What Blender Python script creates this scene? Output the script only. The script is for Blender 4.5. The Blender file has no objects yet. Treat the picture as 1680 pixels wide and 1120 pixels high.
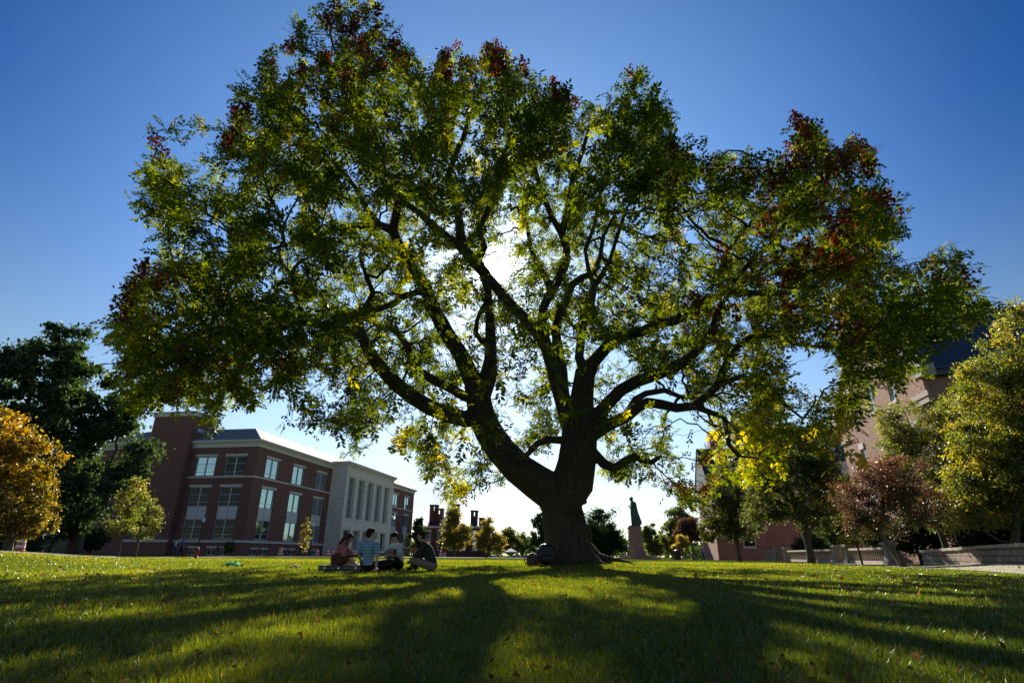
import bpy, math, random
import numpy as np
from mathutils import Vector, Matrix, noise as mnoise
random.seed(7); RNG = np.random.default_rng(11)
scene = bpy.context.scene
COL = scene.collection
R = math.radians
PI = math.pi

# ---------------------------------------------------------------- camera model
TH, RHO, FPX, HC = R(21.25), R(0.49), 900.0, 0.38
_r0 = Vector((1, 0, 0)); _u0 = Vector((0, -math.sin(TH), math.cos(TH))); _f = Vector((0, math.cos(TH), math.sin(TH)))
_r = _r0 * math.cos(RHO) + _u0 * math.sin(RHO)
_u = _u0 * math.cos(RHO) - _r0 * math.sin(RHO)
def ray(px, py):
    return _f * FPX + _r * (px - 840) - _u * (py - 560)
def at(px, py, Y):
    d = ray(px, py); s = Y / d.y
    return Vector((d.x * s, Y, HC + d.z * s))
def atd(px, py, dist):
    """point seen at a pixel, at a horizontal distance"""
    d = ray(px, py); s = dist / math.hypot(d.x, d.y)
    return Vector((d.x * s, d.y * s, HC + d.z * s))
def hzn(px): return 911 + 0.0085 * (px - 840)
def ss(x, a, b):
    t = min(1, max(0, (x - a) / (b - a))); return t * t * (3 - 2 * t)
def terrain(x, y):
    r = math.hypot(x, y)
    if y <= 0.5: return 0.0
    z = 0.40 * ss(-x / y, .62, .92) * ss(r, 16, 42)
    z += 0.36 * ss(x / y, .66, .88) * ss(r, 18, 36)
    z += 0.15 * math.exp(-((x - 1.9) ** 2 + (y - 19) ** 2) / 9.0)
    z -= .016 * max(0, min(r, 230) - 88) * ss(x / y, -.175, -.12) * (1 - ss(x / y, .30, .40))
    z += 0.02 * mnoise.noise(Vector((x * .25, y * .25, 0))) * ss(r, .5, 4)
    return z
def gnd(px, dist):
    p = atd(px, hzn(px), dist); p.z = terrain(p.x, p.y); return p

cam_d = bpy.data.cameras.new("camera"); cam = bpy.data.objects.new("camera", cam_d); COL.objects.link(cam)
cam_d.sensor_width = 36; cam_d.lens = 36 * FPX / 1680; cam_d.clip_end = 6000; cam_d.clip_start = .05
M = Matrix((_r, _u, -_f)).transposed().to_4x4(); M.translation = Vector((0, 0, HC)); cam.matrix_world = M
scene.camera = cam

# ---------------------------------------------------------------- light
SUN_EL, SUN_AZ = R(28.8), R(-2.38)     # azimuth from +Y towards +X
sdir = Vector((math.sin(SUN_AZ) * math.cos(SUN_EL), math.cos(SUN_AZ) * math.cos(SUN_EL), math.sin(SUN_EL)))
sun_d = bpy.data.lights.new("sun", 'SUN'); sun = bpy.data.objects.new("sun", sun_d); COL.objects.link(sun)
sun_d.energy = 5.0; sun_d.angle = R(0.5); sun_d.color = (1.0, .93, .80)
sun.rotation_euler = sdir.to_track_quat('Z', 'Y').to_euler()
sun.location = (0, 0, 60)

world = bpy.data.worlds.new("World"); scene.world = world; world.use_nodes = True
nt = world.node_tree; nt.nodes.clear()
def N(nt, t, **kw):
    n = nt.nodes.new(t)
    for k, v in kw.items(): setattr(n, k, v)
    return n
sky = N(nt, 'ShaderNodeTexSky', sky_type='NISHITA', sun_disc=False, sun_elevation=SUN_EL, sun_rotation=SUN_AZ,
        air_density=1.0, dust_density=0.35, ozone_density=3.0, altitude=200)
tc = N(nt, 'ShaderNodeTexCoord')
L = nt.links.new
def mth(nt, op, a, b=None, clamp=False):
    n = nt.nodes.new('ShaderNodeMath'); n.operation = op; n.use_clamp = clamp
    for i, v in enumerate((a, b)):
        if v is None: continue
        if isinstance(v, (int, float)): n.inputs[i].default_value = v
        else: nt.links.new(v, n.inputs[i])
    return n.outputs[0]
sep = N(nt, 'ShaderNodeSeparateXYZ'); L(tc.outputs['Generated'], sep.inputs[0])
mp = N(nt, 'ShaderNodeMapping'); mp.inputs['Scale'].default_value = (5, 5, 22); L(tc.outputs['Generated'], mp.inputs[0])
cn = N(nt, 'ShaderNodeTexNoise'); cn.inputs['Scale'].default_value = 1.1; cn.inputs['Detail'].default_value = 7; cn.inputs['Roughness'].default_value = .6
cn.inputs['Distortion'].default_value = .4
L(mp.outputs[0], cn.inputs['Vector'])
cr = N(nt, 'ShaderNodeMapRange', interpolation_type='SMOOTHSTEP'); cr.inputs[1].default_value = .46; cr.inputs[2].default_value = .66
L(cn.outputs[0], cr.inputs[0])
hb = N(nt, 'ShaderNodeMapRange', interpolation_type='SMOOTHSTEP'); hb.inputs[1].default_value = .26; hb.inputs[2].default_value = .06
L(sep.outputs[2], hb.inputs[0])
cloud = mth(nt, 'MULTIPLY', mth(nt, 'ADD', mth(nt, 'MULTIPLY', cr.outputs[0], .7), .22), hb.outputs[0])
skymix = N(nt, 'ShaderNodeMix', data_type='RGBA'); L(cloud, skymix.inputs[0])
dp0 = N(nt, 'ShaderNodeVectorMath', operation='DOT_PRODUCT'); L(tc.outputs['Generated'], dp0.inputs[0]); dp0.inputs[1].default_value = sdir
fa = N(nt, 'ShaderNodeMapRange', interpolation_type='SMOOTHSTEP'); fa.inputs[1].default_value = math.cos(R(15)); fa.inputs[2].default_value = math.cos(R(50)); L(dp0.outputs['Value'], fa.inputs[0])
fz = N(nt, 'ShaderNodeMapRange', interpolation_type='SMOOTHSTEP'); fz.inputs[1].default_value = .16; fz.inputs[2].default_value = .62; L(sep.outputs[2], fz.inputs[0])
tm = N(nt, 'ShaderNodeMix', data_type='RGBA'); L(mth(nt, 'MULTIPLY', fa.outputs[0], fz.outputs[0]), tm.inputs[0])
tl = N(nt, 'ShaderNodeMix', data_type='RGBA'); L(fz.outputs[0], tl.inputs[0]); tl.inputs[6].default_value = (.84, .92, .96, 1); tl.inputs[7].default_value = (.62, .88, 1.08, 1); L(tl.outputs[2], tm.inputs[6])
tm.inputs[7].default_value = (.09, .40, .98, 1)
tm2 = N(nt, 'ShaderNodeMix', data_type='RGBA'); L(fa.outputs[0], tm2.inputs[0]); tm2.inputs[6].default_value = (1, 1, 1, 1); tm2.inputs[7].default_value = (.92, .78, .62, 1)
tmm = N(nt, 'ShaderNodeMix', data_type='RGBA', blend_type='MULTIPLY'); tmm.inputs[0].default_value = 1; L(tm.outputs[2], tmm.inputs[6]); L(tm2.outputs[2], tmm.inputs[7]); tint = tmm.outputs[2]
SKYTINT = N(nt, 'ShaderNodeMix', data_type='RGBA', blend_type='MULTIPLY'); SKYTINT.inputs[0].default_value = 1
L(sky.outputs[0], SKYTINT.inputs[6]); L(tint, SKYTINT.inputs[7])
L(SKYTINT.outputs[2], skymix.inputs[6]); skymix.inputs[7].default_value = (5.0, 5.3, 5.8, 1)
# the sun's own disc and aureole, part of the sky
dp = N(nt, 'ShaderNodeVectorMath', operation='DOT_PRODUCT'); L(tc.outputs['Generated'], dp.inputs[0]); dp.inputs[1].default_value = sdir
ang = mth(nt, 'ARCCOSINE', mth(nt, 'MINIMUM', dp.outputs['Value'], 0.9999999))
core = mth(nt, 'MULTIPLY', mth(nt, 'EXPONENT', mth(nt, 'MULTIPLY', mth(nt, 'POWER', mth(nt, 'DIVIDE', ang, R(.6)), 2), -1)), 700)
aur = mth(nt, 'MULTIPLY', mth(nt, 'EXPONENT', mth(nt, 'DIVIDE', ang, -R(3.2))), 15)
glow = mth(nt, 'ADD', core, aur)
gcol = N(nt, 'ShaderNodeVectorMath', operation='SCALE'); gcol.inputs[0].default_value = (1, .96, .86); L(glow, gcol.inputs['Scale'])
addn = N(nt, 'ShaderNodeVectorMath', operation='ADD'); L(skymix.outputs[2], addn.inputs[0]); L(gcol.outputs[0], addn.inputs[1])
bg = N(nt, 'ShaderNodeBackground'); bg.inputs[1].default_value = 0.07; L(addn.outputs[0], bg.inputs[0])
wo = N(nt, 'ShaderNodeOutputWorld'); L(bg.outputs[0], wo.inputs[0])
try: world.cycles.sampling_method = 'MANUAL'; world.cycles.sample_map_resolution = 2048
except Exception: pass

scene.view_settings.view_transform = 'Standard'; scene.view_settings.look = 'None'
scene.view_settings.exposure = 1.15; scene.view_settings.gamma = 1.0
scene.render.engine = 'CYCLES'
cy = scene.cycles
cy.max_bounces = 7; cy.diffuse_bounces = 4; cy.glossy_bounces = 2; cy.transmission_bounces = 5; cy.transparent_max_bounces = 6
cy.use_denoising = True; cy.sample_clamp_indirect = 6; cy.caustics_reflective = False; cy.caustics_refractive = False
try: cy.denoiser = 'OPENIMAGEDENOISE'
except Exception: pass

# ---------------------------------------------------------------- materials
MATS = {}
def newmat(name):
    m = bpy.data.materials.new(name); m.use_nodes = True; m.node_tree.nodes.clear(); MATS[name] = m
    return m, m.node_tree
def ramp(nt, fac, stops):
    n = nt.nodes.new('ShaderNodeValToRGB'); e = n.color_ramp.elements
    while len(e) > 1: e.remove(e[-1])
    e[0].position = stops[0][0]; e[0].color = (*stops[0][1], 1)
    for p, c in stops[1:]:
        x = e.new(p); x.color = (*c, 1)
    nt.links.new(fac, n.inputs[0]); return n.outputs[0]
def noise_tex(nt, scale, detail=4, vec=None, rough=.55):
    n = nt.nodes.new('ShaderNodeTexNoise'); n.inputs['Scale'].default_value = scale; n.inputs['Detail'].default_value = detail
    n.inputs['Roughness'].default_value = rough
    if vec is not None: nt.links.new(vec, n.inputs['Vector'])
    return n
def scaled(nt, vec, s):
    n = nt.nodes.new('ShaderNodeMapping'); n.inputs['Scale'].default_value = s; nt.links.new(vec, n.inputs[0]); return n.outputs[0]
def simple(name, col, rough=.6, var=.18, scale=6, metal=0, bump=0, spec=.5, col2=None):
    m, nt = newmat(name)
    t = nt.nodes.new('ShaderNodeTexCoord'); b = nt.nodes.new('ShaderNodeBsdfPrincipled'); o = nt.nodes.new('ShaderNodeOutputMaterial')
    n = noise_tex(nt, scale, 5, t.outputs['Object'])
    c2 = col2 or tuple(max(0, c * (1 - var)) for c in col); c1 = tuple(min(1, c * (1 + var)) for c in col)
    nt.links.new(ramp(nt, n.outputs[0], [(.3, c2), (.7, c1)]), b.inputs['Base Color'])
    b.inputs['Roughness'].default_value = rough; b.inputs['Metallic'].default_value = metal
    b.inputs['Specular IOR Level'].default_value = spec
    if bump:
        bp = nt.nodes.new('ShaderNodeBump'); bp.inputs['Strength'].default_value = bump; bp.inputs['Distance'].default_value = .02
        nt.links.new(n.outputs[0], bp.inputs['Height']); nt.links.new(bp.outputs[0], b.inputs['Normal'])
    nt.links.new(b.outputs[0], o.inputs[0]); return m
def masonry(name, c1, c2, mortar, bw, bh, ms=.01, var=.25, rough=.85, bump=.3, offset=.5, freq=.35, slope=False):
    m, nt = newmat(name)
    t = nt.nodes.new('ShaderNodeTexCoord'); b = nt.nodes.new('ShaderNodeBsdfPrincipled'); o = nt.nodes.new('ShaderNodeOutputMaterial')
    s = nt.nodes.new('ShaderNodeSeparateXYZ'); nt.links.new(t.outputs['Object'], s.inputs[0])
    cb = nt.nodes.new('ShaderNodeCombineXYZ')
    if slope:
        nt.links.new(mth(nt, 'ADD', s.outputs[0], s.outputs[1]), cb.inputs[0]); nt.links.new(s.outputs[2], cb.inputs[1])
    else:
        nt.links.new(mth(nt, 'ADD', s.outputs[0], s.outputs[1]), cb.inputs[0]); nt.links.new(s.outputs[2], cb.inputs[1])
    br = nt.nodes.new('ShaderNodeTexBrick'); br.inputs['Scale'].default_value = 1
    br.inputs['Brick Width'].default_value = bw; br.inputs['Row Height'].default_value = bh; br.inputs['Mortar Size'].default_value = ms
    br.inputs['Color1'].default_value = (*c1, 1); br.inputs['Color2'].default_value = (*c2, 1); br.inputs['Mortar'].default_value = (*mortar, 1)
    br.inputs['Mortar Smooth'].default_value = .3; br.offset = offset
    nt.links.new(cb.outputs[0], br.inputs[0])
    n = noise_tex(nt, freq, 6, t.outputs['Object'], .65)
    n2 = noise_tex(nt, 9 * freq, 4, t.outputs['Object'], .6)
    mr = nt.nodes.new('ShaderNodeMapRange'); mr.inputs[1].default_value = .3; mr.inputs[2].default_value = .7
    mr.inputs[3].default_value = 1 - var; mr.inputs[4].default_value = 1 + var
    nt.links.new(mth(nt, 'ADD', mth(nt, 'MULTIPLY', n.outputs[0], .6), mth(nt, 'MULTIPLY', n2.outputs[0], .4)), mr.inputs[0])
    mx = nt.nodes.new('ShaderNodeVectorMath'); mx.operation = 'SCALE'
    nt.links.new(br.outputs[0], mx.inputs[0]); nt.links.new(mr.outputs[0], mx.inputs['Scale'])
    nt.links.new(mx.outputs[0], b.inputs['Base Color']); b.inputs['Roughness'].default_value = rough; b.inputs['Specular IOR Level'].default_value = .15
    bp = nt.nodes.new('ShaderNodeBump'); bp.inputs['Strength'].default_value = bump; bp.inputs['Distance'].default_value = .015
    nt.links.new(mth(nt, 'SUBTRACT', n2.outputs[0], br.outputs['Fac']), bp.inputs['Height']); nt.links.new(bp.outputs[0], b.inputs['Normal'])
    nt.links.new(b.outputs[0], o.inputs[0]); return m
def leafmat(name, stops, trans=.5, tboost=(1.5, 1.35, .5), gloss=.06, groughness=.4, nvar=.0):
    m, nt = newmat(name)
    a = nt.nodes.new('ShaderNodeAttribute'); a.attribute_name = 'hue'
    c = ramp(nt, a.outputs['Fac'], stops)
    d = nt.nodes.new('ShaderNodeBsdfDiffuse'); nt.links.new(c, d.inputs[0])
    tr = nt.nodes.new('ShaderNodeBsdfTranslucent')
    v = nt.nodes.new('ShaderNodeVectorMath'); v.operation = 'MULTIPLY'; nt.links.new(c, v.inputs[0]); v.inputs[1].default_value = tboost
    nt.links.new(v.outputs[0], tr.inputs[0])
    mx = nt.nodes.new('ShaderNodeMixShader'); mx.inputs[0].default_value = trans
    nt.links.new(d.outputs[0], mx.inputs[1]); nt.links.new(tr.outputs[0], mx.inputs[2])
    g = nt.nodes.new('ShaderNodeBsdfGlossy'); g.inputs['Roughness'].default_value = groughness; g.inputs['Color'].default_value = (.9, .95, .9, 1)
    lw = nt.nodes.new('ShaderNodeLayerWeight'); lw.inputs[0].default_value = .3
    m2 = nt.nodes.new('ShaderNodeMixShader')
    nt.links.new(mth(nt, 'MULTIPLY', mth(nt, 'ADD', lw.outputs[0], .35), gloss * 2), m2.inputs[0])
    nt.links.new(mx.outputs[0], m2.inputs[1]); nt.links.new(g.outputs[0], m2.inputs[2])
    o = nt.nodes.new('ShaderNodeOutputMaterial'); nt.links.new(m2.outputs[0], o.inputs[0]); return m
def clothmat(name, col, rough=.9, scale=25):
    return simple(name, col, rough, .15, scale, spec=.2, bump=.15)

simple('white_trim', (.62, .62, .60), .6, .06, 2)
simple('frame_white', (.55, .58, .58), .5, .05, 2)
masonry('brick_red', (.235, .100, .082), (.175, .072, .060), (.19, .13, .11), .22, .075, .010, .14, freq=.25)
masonry('brick_dark', (.13, .062, .052), (.10, .048, .040), (.09, .06, .05), .22, .075, .010, .16, freq=.25)
masonry('brick_tan', (.40, .215, .165), (.27, .135, .105), (.28, .19, .14), .26, .09, .012, .28, freq=.5, bump=.5)
masonry('stone_block', (.76, .69, .62), (.69, .63, .57), (.46, .41, .36), 1.5, .72, .012, .08, freq=.3, bump=.15)
masonry('stone_trim', (.64, .59, .53), (.60, .55, .50), (.36, .34, .32), 1.2, .9, .006, .08, freq=.4, bump=.1)
masonry('slate', (.30, .27, .26), (.20, .18, .18), (.07, .07, .075), .32, .14, .012, .22, rough=.75, freq=.8, bump=.6)
masonry('slate_dark', (.05, .06, .075), (.035, .042, .055), (.02, .022, .03), .32, .16, .012, .25, rough=.5, freq=.8, bump=.6)
masonry('field_stone', (.36, .29, .23), (.26, .21, .17), (.12, .10, .085), .46, .23, .022, .35, freq=2.2, bump=1.0)
simple('cap_stone', (.36, .30, .24), .85, .18, 5, bump=.5)
simple('granite_red', (.36, .20, .155), .6, .14, 12)
simple('bronze', (.035, .06, .05), .5, .35, 5, metal=.3, col2=(.05, .10, .085))
simple('asphalt', (.10, .10, .11), .9, .25, 6, bump=.4)
simple('concrete', (.30, .25, .215), .9, .12, 3, bump=.3)
simple('black_metal', (.015, .016, .018), .45, .2, 8)
simple('steel', (.45, .46, .47), .35, .08, 8, metal=.7)
simple('lamp_glass', (.82, .82, .80), .25, .03, 8)
simple('hydrant_red', (.32, .03, .03), .45, .2, 10)
simple('barrel_orange', (.75, .13, .03), .5, .1, 12)
simple('barrel_white', (.78, .78, .76), .5, .08, 12)
simple('rubber', (.02, .02, .02), .8, .2, 12)
simple('skin_light', (.50, .29, .21), .55, .06, 15); simple('skin_tan', (.42, .235, .16), .55, .06, 15)
simple('hair_dark', (.018, .012, .010), .75, .3, 40, spec=.15); simple('hair_brown', (.055, .028, .016), .7, .35, 40, spec=.2)
simple('eye_dark', (.02, .015, .012), .25, .1, 10)
clothmat('cloth_pink', (.42, .14, .16)); clothmat('cloth_white', (.55, .56, .58)); clothmat('cloth_green', (.030, .036, .026))
clothmat('cloth_khaki', (.22, .175, .125)); clothmat('cloth_black', (.015, .016, .02)); clothmat('denim', (.06, .09, .17))
clothmat('cloth_teal', (.03, .10, .12)); clothmat('cloth_blue', (.06, .14, .40)); clothmat('cloth_purple', (.30, .22, .38)); clothmat('cloth_orange', (.65, .17, .05)); clothmat('cloth_red', (.5, .04, .04))
clothmat('cloth_grey', (.20, .20, .21)); clothmat('cloth_lime', (.10, .42, .12)); clothmat('cloth_tan', (.40, .28, .18))
simple('bag_black', (.014, .014, .016), .55, .3, 14, bump=.3); simple('bag_brown', (.085, .045, .032), .5, .25, 14, bump=.3)
simple('wood_guitar', (.13, .040, .018), .6, .15, 5, spec=.25); simple('wood_dark', (.05, .028, .02), .35, .2, 8)
simple('case_black', (.012, .012, .014), .4, .2, 10)
simple('car_white', (.75, .76, .78), .25, .02, 2); simple('car_silver', (.45, .46, .48), .25, .02, 2, metal=.5); simple('car_glass', (.02, .025, .03), .05, .1, 2)
def stripes():
    m, nt = newmat('cloth_striped')
    t = nt.nodes.new('ShaderNodeTexCoord'); b = nt.nodes.new('ShaderNodeBsdfPrincipled'); o = nt.nodes.new('ShaderNodeOutputMaterial')
    s = nt.nodes.new('ShaderNodeSeparateXYZ'); nt.links.new(t.outputs['Object'], s.inputs[0])
    n = noise_tex(nt, 6, 2, t.outputs['Object'])
    z = mth(nt, 'ADD', s.outputs[2], mth(nt, 'MULTIPLY', n.outputs[0], .02))
    f = mth(nt, 'FRACT', mth(nt, 'DIVIDE', z, .062))
    nt.links.new(ramp(nt, f, [(0, (.06, .20, .36)), (.30, (.06, .20, .36)), (.34, (.45, .52, .56)), (.52, (.45, .52, .56)), (.56, (.07, .12, .18)), (.66, (.07, .12, .18)), (.70, (.22, .42, .50)), (.96, (.22, .42, .50)), (1, (.06, .20, .36))]), b.inputs['Base Color'])
    b.inputs['Roughness'].default_value = .9; nt.links.new(b.outputs[0], o.inputs[0])
stripes()
def glass(name, base, metal, rough=.03):
    m, nt = newmat(name)
    t = nt.nodes.new('ShaderNodeTexCoord'); b = nt.nodes.new('ShaderNodeBsdfPrincipled'); o = nt.nodes.new('ShaderNodeOutputMaterial')
    b.inputs['Base Color'].default_value = (*base, 1); b.inputs['Metallic'].default_value = metal; b.inputs['Roughness'].default_value = rough; b.inputs['Specular IOR Level'].default_value = .2 if metal < .5 else .5
    n = noise_tex(nt, .8, 2, t.outputs['Object'])
    bp = nt.nodes.new('ShaderNodeBump'); bp.inputs['Strength'].default_value = .12; bp.inputs['Distance'].default_value = .03
    nt.links.new(n.outputs[0], bp.inputs['Height']); nt.links.new(bp.outputs[0], b.inputs['Normal'])
    nt.links.new(b.outputs[0], o.inputs[0])
glass('glass_sky', (.30, .46, .50), .92); glass('glass_dark', (.02, .025, .025), .03)  # same window glass twice: one with the sky's reflection tinted in, one dark
def bark(name, c1, c2, zs=.9, xs=7, strength=1.0):
    m, nt = newmat(name)
    t = nt.nodes.new('ShaderNodeTexCoord'); b = nt.nodes.new('ShaderNodeBsdfPrincipled'); o = nt.nodes.new('ShaderNodeOutputMaterial')
    v = scaled(nt, t.outputs['Object'], (xs, xs, zs))
    n = noise_tex(nt, 1.6, 8, v, .65); n2 = noise_tex(nt, 14, 4, t.outputs['Object'])
    n.inputs['Distortion'].default_value = .8
    h = mth(nt, 'ADD', n.outputs[0], mth(nt, 'MULTIPLY', n2.outputs[0], .3))
    nt.links.new(ramp(nt, h, [(.42, c2), (.62, c1), (.9, tuple(min(1, c * 1.5) for c in c1))]), b.inputs['Base Color'])
    b.inputs['Roughness'].default_value = .92; b.inputs['Specular IOR Level'].default_value = .2
    bp = nt.nodes.new('ShaderNodeBump'); bp.inputs['Strength'].default_value = strength; bp.inputs['Distance'].default_value = .14
    nt.links.new(h, bp.inputs['Height']); nt.links.new(bp.outputs[0], b.inputs['Normal'])
    nt.links.new(b.outputs[0], o.inputs[0])
bark('bark', (.082, .068, .052), (.014, .012, .010), 1.1, 9, 1.0); bark('bark_small', (.11, .09, .07), (.05, .04, .032), 1.5, 5, .5)
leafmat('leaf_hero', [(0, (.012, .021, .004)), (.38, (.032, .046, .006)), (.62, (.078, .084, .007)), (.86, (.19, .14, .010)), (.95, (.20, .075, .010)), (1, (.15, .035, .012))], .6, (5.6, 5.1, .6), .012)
leafmat('pod_red', [(0, (.070, .014, .008)), (1, (.17, .045, .018))], .45, (1.9, 1.3, .7), .012)
leafmat('leaf_dark', [(0, (.020, .040, .016)), (1, (.055, .085, .035))], .40, (1.8, 1.9, .6), .022, .6)
leafmat('leaf_olive', [(0, (.045, .060, .022)), (.7, (.10, .115, .035)), (1, (.20, .17, .03))], .5, (2.0, 1.9, .6), .035, .55)
leafmat('leaf_yellow', [(0, (.060, .065, .012)), (.5, (.20, .15, .012)), (1, (.42, .20, .012))], .55, (2.2, 1.9, .6), .03)
leafmat('leaf_gold', [(0, (.11, .11, .025)), (1, (.34, .25, .05))], .5, (1.7, 1.6, .6), .04)
leafmat('leaf_mix', [(0, (.05, .08, .015)), (.55, (.13, .15, .02)), (.85, (.30, .25, .03)), (1, (.38, .24, .03))], .55, (1.9, 1.8, .6), .04, .5)
leafmat('leaf_red', [(0, (.06, .060, .020)), (.4, (.08, .05, .022)), (.7, (.13, .055, .032)), (1, (.22, .11, .05))], .45, (1.5, 1.2, .7), .04, .5)
leafmat('grass_blade', [(0, (.030, .050, .005)), (.6, (.062, .082, .007)), (.9, (.115, .125, .014)), (1, (.22, .18, .06))], .6, (3.6, 3.1, .55), .05, .35)
leafmat('fallen', [(0, (.08, .040, .022)), (.6, (.15, .080, .035)), (1, (.24, .16, .08))], .3, (1.6, 1.2, .8), .0)
# ---------------------------------------------------------------- mesh helpers
class MB:
    def __init__(s): s.v = []; s.f = []
    def add(s, vs, fs):
        o = len(s.v); s.v += [tuple(v) for v in vs]; s.f += [tuple(i + o for i in f) for f in fs]; return s
    def box(s, c, d, rz=0, rot=None):
        x, y, z = d[0] / 2, d[1] / 2, d[2] / 2; m = rot or Matrix.Rotation(rz, 3, 'Z'); c = Vector(c)
        vs = [c + m @ Vector(p) for p in ((-x, -y, -z), (x, -y, -z), (x, y, -z), (-x, y, -z), (-x, -y, z), (x, -y, z), (x, y, z), (-x, y, z))]
        return s.add(vs, [(0, 3, 2, 1), (4, 5, 6, 7), (0, 1, 5, 4), (1, 2, 6, 5), (2, 3, 7, 6), (3, 0, 4, 7)])
    def bb(s, x0, x1, y0, y1, z0, z1):
        return s.box(((x0 + x1) / 2, (y0 + y1) / 2, (z0 + z1) / 2), (abs(x1 - x0), abs(y1 - y0), abs(z1 - z0)))
    def quad(s, a, b, c, d): return s.add([a, b, c, d], [(0, 1, 2, 3)])
    def poly(s, pts): return s.add(pts, [tuple(range(len(pts)))])
    def tube(s, pts, rad, n=8, cap=True):
        pts = [Vector(p) for p in pts]; rad = rad if hasattr(rad, '__len__') else [rad] * len(pts)
        o = len(s.v); ref = None
        for i, p in enumerate(pts):
            t = (pts[min(i + 1, len(pts) - 1)] - pts[max(i - 1, 0)])
            t = t.normalized() if t.length > 1e-9 else Vector((0, 0, 1))
            if ref is None: ref = t.orthogonal().normalized()
            ref = (ref - t * ref.dot(t)); ref = ref.normalized() if ref.length > 1e-6 else t.orthogonal().normalized()
            b = t.cross(ref)
            for k in range(n):
                a = 2 * PI * k / n; s.v.append(tuple(p + (ref * math.cos(a) + b * math.sin(a)) * rad[i]))
        for i in range(len(pts) - 1):
            for k in range(n):
                a = o + i * n + k; b_ = o + i * n + (k + 1) % n; s.f.append((a, b_, b_ + n, a + n))
        if cap:
            s.f.append(tuple(o + k for k in range(n))[::-1]); s.f.append(tuple(o + (len(pts) - 1) * n + k for k in range(n)))
        return s
    def lathe(s, prof, n=16, c=(0, 0, 0), sx=1, sy=1, rot=None):
        o = len(s.v); c = Vector(c); m = rot or Matrix.Identity(3)
        for r_, z in prof:
            for k in range(n):
                a = 2 * PI * k / n; s.v.append(tuple(c + m @ Vector((r_ * sx * math.cos(a), r_ * sy * math.sin(a), z))))
        for i in range(len(prof) - 1):
            for k in range(n):
                a = o + i * n + k; b = o + i * n + (k + 1) % n; s.f.append((a, b, b + n, a + n))
        s.f.append(tuple(o + k for k in range(n))[::-1]); s.f.append(tuple(o + (len(prof) - 1) * n + k for k in range(n)))
        return s
    def ell(s, c, r, rot=None, n=14, m=9):
        prof = [(max(1e-4, math.sin(PI * i / (m - 1))), -math.cos(PI * i / (m - 1))) for i in range(m)]
        c = Vector(c); mm = (rot or Matrix.Identity(3)) @ Matrix.Diagonal(Vector(r))
        o = len(s.v)
        for r_, z in prof:
            for k in range(n):
                a = 2 * PI * k / n; s.v.append(tuple(c + mm @ Vector((r_ * math.cos(a), r_ * math.sin(a), z))))
        for i in range(m - 1):
            for k in range(n):
                a = o + i * n + k; b = o + i * n + (k + 1) % n; s.f.append((a, b, b + n, a + n))
        return s
    def capsule(s, a, b, ra, rb, n=12):
        a = Vector(a); b = Vector(b); d = b - a; Ln = max(d.length, 1e-5); t = d / Ln
        P = []; Rr = []
        for k in range(5):
            q = PI / 2 * (1 - k / 4); P.append(a - t * ra * math.sin(q)); Rr.append(max(1e-4, ra * math.cos(q)))
        for k in range(1, 4): P.append(a + d * k / 4); Rr.append(ra + (rb - ra) * k / 4)
        for k in range(5):
            q = PI / 2 * k / 4; P.append(b + t * rb * math.sin(q)); Rr.append(max(1e-4, rb * math.cos(q)))
        return s.tube(P, Rr, n)
    def build(s, name, mat, parent=None, smooth=False, remesh=None, smooth_it=0, bevel=0):
        me = bpy.data.meshes.new(name); me.from_pydata(s.v, [], s.f)
        me.materials.append(MATS[mat]); me.update()
        o = bpy.data.objects.new(name, me); COL.objects.link(o)
        if parent is not None: o.parent = parent
        if smooth: me.polygons.foreach_set('use_smooth', [True] * len(me.polygons))
        if remesh:
            md = o.modifiers.new('r', 'REMESH'); md.mode = 'VOXEL'; md.voxel_size = remesh; md.use_smooth_shade = True
            if smooth_it:
                sm = o.modifiers.new('s', 'SMOOTH'); sm.iterations = smooth_it; sm.factor = .5
        if bevel:
            bv = o.modifiers.new('b', 'BEVEL'); bv.width = bevel; bv.segments = 2; bv.limit_method = 'ANGLE'
        return o
def npmesh(name, V, F, mat, parent=None, hue=None, nper=4):
    me = bpy.data.meshes.new(name); nv = len(V); nf = len(F)
    me.vertices.add(nv); me.vertices.foreach_set('co', V.astype(np.float32).ravel())
    me.loops.add(nf * nper); me.polygons.add(nf)
    me.loops.foreach_set('vertex_index', F.astype(np.int32).ravel())
    me.polygons.foreach_set('loop_start', np.arange(0, nf * nper, nper, dtype=np.int32))
    me.update(calc_edges=True)
    if hue is not None:
        at_ = me.attributes.new('hue', 'FLOAT', 'POINT'); at_.data.foreach_set('value', hue.astype(np.float32))
    me.materials.append(MATS[mat])
    o = bpy.data.objects.new(name, me); COL.objects.link(o)
    if parent is not None: o.parent = parent
    return o
def tag(o, label=None, cat=None, group=None, kind=None):
    if label: o['label'] = label
    if cat: o['category'] = cat
    if group: o['group'] = group
    if kind: o['kind'] = kind
    return o
def thing(name, label, cat, loc=(0, 0, 0), rz=0, group=None):
    o = bpy.data.objects.new(name, None); COL.objects.link(o); o.location = loc; o.rotation_euler = (0, 0, rz)
    return tag(o, label, cat, group)
def copy_tree(o, parent=None):
    c = o.copy(); COL.objects.link(c)
    if parent is not None: c.parent = parent
    for ch in list(o.children): copy_tree(ch, c)
    return c

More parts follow.
